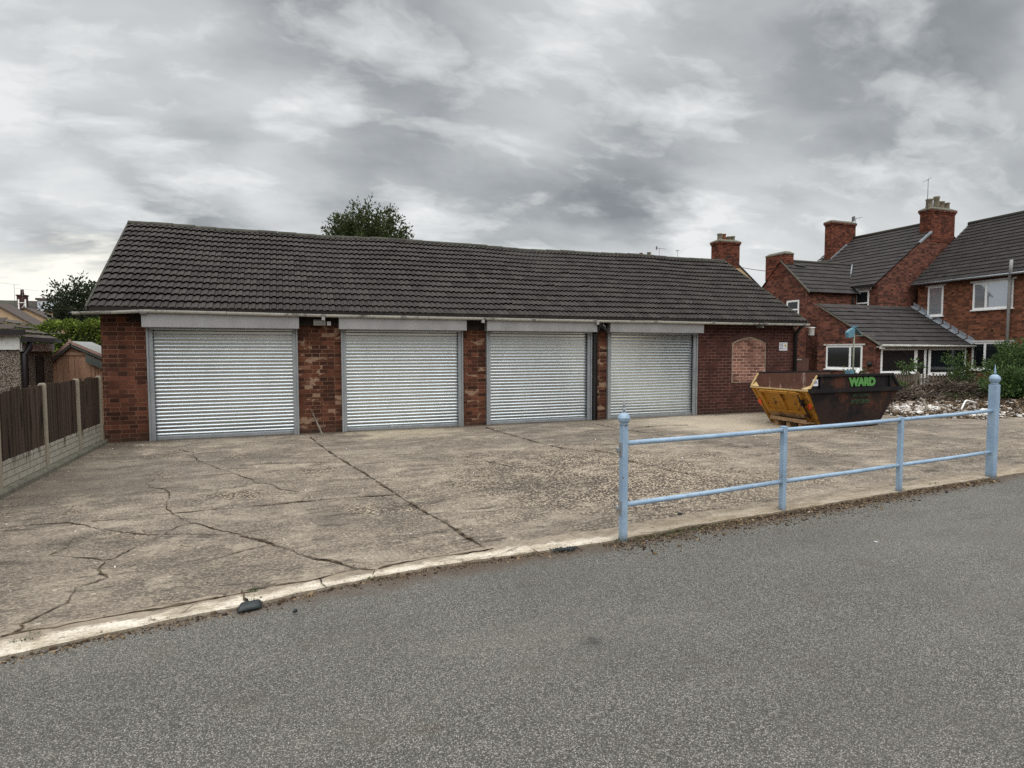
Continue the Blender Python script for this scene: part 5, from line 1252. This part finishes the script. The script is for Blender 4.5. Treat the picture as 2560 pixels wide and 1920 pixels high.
c0, c1 = at(105, 768, 'y', 110), at(114, 754, 'y', 110); window(wh, (c0.x, 110, c0.z), X, c1.x-c0.x, c1.z-c0.z, out=-Y, frame=.08, sill=True)
gf = thing('pole_frame', (-27, 104, 0), 'white pole frame standing above the left rooftops', 'frame')
q = MB(); p0, p1 = at(47, 770, 'y', 104), at(64, 770, 'y', 104); zt = at(47, 757, 'y', 104).z; q.tube([(p0.x, 104, 0), (p0.x, 104, zt+.5)], .09, 6); q.tube([(p1.x, 104, 0), (p1.x, 104, zt+.5)], .09, 6); q.tube([(p0.x, 104, zt), (p1.x, 104, zt)], .09, 6); q.tube([(p0.x, 104, zt-1.5), (p1.x, 104, zt)], .06, 6); q.build('poles', 'whitewood', gf)
def aer2(u, v0, v1, y, ln, dr, lab, el):
    p = at(u, v0, 'y', y); t = at(u, v1, 'y', y); aerial((p.x, y, p.z), t.z-p.z, ln, dr, lab, el=el)
aer2(38, 772, 710, 80, 2.0, (-1, .1, .1), 'tallest aerial above the left rooftops', 4)
aer2(58, 770, 722, 90, 2.4, (1, .1, -.1), 'faint low aerial right of the tallest one on the left', 4)
# street beyond right part: simple boundary behind bushes is the lean-to and houses above

# ================================================================ LIGHT
SUN_EL, SUN_ROT = radians(56), radians(200)
W = bpy.data.worlds.new('World'); S.world = W; W.use_nodes = True
class WN(N):
    def __init__(s): s.t = W.node_tree; tc = s.t.nodes.new('ShaderNodeTexCoord'); s.pos = tc.outputs['Generated']
wn = WN(); nt = W.node_tree; bg = nt.nodes['Background']
d = wn.xyz()
dz = wn.math('MAXIMUM', d[2], 0.)
den = wn.math('ADD', dz, .34)
cp = wn.comb(wn.math('DIVIDE', d[0], den), wn.math('DIVIDE', d[1], den), 0.)
mp = wn.new('ShaderNodeMapping'); wn.inp(mp.inputs[0], cp); mp.inputs['Rotation'].default_value = (0, 0, YAW-.1); mp.inputs['Scale'].default_value = (1.0, 1.55, 1); mp.inputs['Location'].default_value = (3.7, 1.3, .0)
w1 = wn.noise(1.3, 5, .6, mp.outputs[0], 0, 1)
wv_ = wn.vmath('ADD', mp.outputs[0], wn.vmath('MULTIPLY', wn.vmath('SUBTRACT', w1, (.5, .5, .5)), (.42, .42, 0)))
c1 = wn.noise(1.25, 3, .5, wv_)
c2 = wn.noise(3.4, 7, .56, wv_)
c4 = wn.noise(11., 6, .62, wv_)
c3 = wn.noise(2.6, 5, .6, mp.outputs[0], .0, 1)
bil = wn.math('ABSOLUTE', wn.math('SUBTRACT', wn.math('MULTIPLY', c2, 2.), 1.))
cl = wn.math('ADD', wn.math('ADD', wn.math('MULTIPLY', c1, .54), wn.math('MULTIPLY', c2, .38)), wn.math('ADD', wn.math('MULTIPLY', bil, .16), wn.math('MULTIPLY', wn.math('SUBTRACT', c4, .5), .05)))
# the heavier and lighter banks of this particular sky, as soft patches of cloud in given directions
wdir = wn.vmath('NORMALIZE', wn.vmath('ADD', wn.pos, wn.vmath('MULTIPLY', wn.vmath('SUBTRACT', c3, (.5, .5, .5)), (.22, .22, .12))))
for u, v, rr, am in ((300, 420, .20, -.07), (1180, 190, .26, -.07), (1560, 440, .15, -.085), (820, 120, .16, -.03), (480, 620, .14, -.035), (2350, 130, .22, -.03), (900, 440, .14, -.03),
                     (60, 60, .25, .01), (230, 505, .07, .08), (1260, 340, .12, .05), (700, 470, .09, .04), (1950, 330, .2, .015), (1300, 20, .2, .03), (1750, 560, .12, .05), (2480, 420, .16, .04), (1050, 560, .12, .03)):
    dv_ = (CF + CR*((u-1280)/FP) + CU*((960-v)/FP)).normalized()
    ds = wn.vmath('DISTANCE', wdir, tuple(dv_))
    cl = wn.math('ADD', cl, wn.math('MULTIPLY', wn.step(ds, rr, rr*.15), am))
col = wn.ramp(cl, (.32, srgb(132, 137, 141)), (.38, srgb(156, 160, 164)), (.44, srgb(183, 187, 189)), (.51, srgb(206, 209, 210)), (.60, srgb(230, 232, 232)))
col = wn.mix(wn.math('MULTIPLY', wn.step(dz, .16, .0), .5), col, srgb(196, 200, 206))
# low bright break in the cloud towards the left horizon
gd = Vector((sin(-.33), cos(-.33), .065)).normalized()
dp_ = wn.vmath('DOT_PRODUCT', wn.vmath('NORMALIZE', wn.pos), tuple(gd))
lowb = wn.math('MULTIPLY', wn.step(dp_, .90, .985), wn.step(wn.math('ADD', dz, wn.math('MULTIPLY', wn.math('SUBTRACT', c2, .5), .3)), .17, .08))
col = wn.mix(lowb, col, (1.0, .98, .89))
# brighter thin cloud overhead and behind the photographer
up = wn.step(dz, .55, .95)
bk = wn.math('MULTIPLY', wn.step(d[1], .15, -.2), wn.step(dz, .22, .5))
gain = wn.math('ADD', 1., wn.math('ADD', wn.math('MULTIPLY', up, 2.2), wn.math('MULTIPLY', bk, 1.05)))
gm = wn.vmath('SCALE', col); nt.nodes[-1]
sc_node = [n_ for n_ in nt.nodes if n_.type == 'VECT_MATH' and n_.operation == 'SCALE'][-1]; nt.links.new(gain, sc_node.inputs['Scale'])
# dark band added for the unseen houses and trees opposite, darkens shutter reflections
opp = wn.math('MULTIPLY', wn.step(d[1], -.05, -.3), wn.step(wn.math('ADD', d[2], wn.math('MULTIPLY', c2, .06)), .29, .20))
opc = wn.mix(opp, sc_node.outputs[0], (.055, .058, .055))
sky = nt.nodes.new('ShaderNodeTexSky'); sky.sky_type = 'NISHITA'; sky.sun_disc = False; sky.sun_elevation = SUN_EL; sky.sun_rotation = SUN_ROT
nt.links.new(sky.outputs[0], bg.inputs[0]); bg.inputs[1].default_value = .05
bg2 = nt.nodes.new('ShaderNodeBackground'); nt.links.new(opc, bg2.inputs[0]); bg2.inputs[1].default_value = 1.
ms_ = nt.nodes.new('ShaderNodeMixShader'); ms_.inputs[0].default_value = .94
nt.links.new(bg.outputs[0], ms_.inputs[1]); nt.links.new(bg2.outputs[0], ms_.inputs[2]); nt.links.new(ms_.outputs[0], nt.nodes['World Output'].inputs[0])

sd = bpy.data.lights.new('sun', 'SUN'); so = bpy.data.objects.new('sun', sd); COL.objects.link(so)
sd.energy = 1.15; sd.angle = radians(75); sd.color = (1, .97, .92)
sv_ = Vector((sin(SUN_ROT)*cos(SUN_EL), cos(SUN_ROT)*cos(SUN_EL), sin(SUN_EL)))
so.rotation_euler = sv_.to_track_quat('Z', 'Y').to_euler(); so.location = sv_*60

S.view_settings.view_transform = 'Standard'; S.view_settings.look = 'None'; S.view_settings.gamma = 1; S.view_settings.exposure = .14
S.render.engine = 'CYCLES'; S.cycles.max_bounces = 6; S.cycles.diffuse_bounces = 3; S.cycles.use_adaptive_sampling = False; S.cycles.use_denoising = False; S.cycles.sample_clamp_indirect = 4
S.render.resolution_x = 1024; S.render.resolution_y = 768
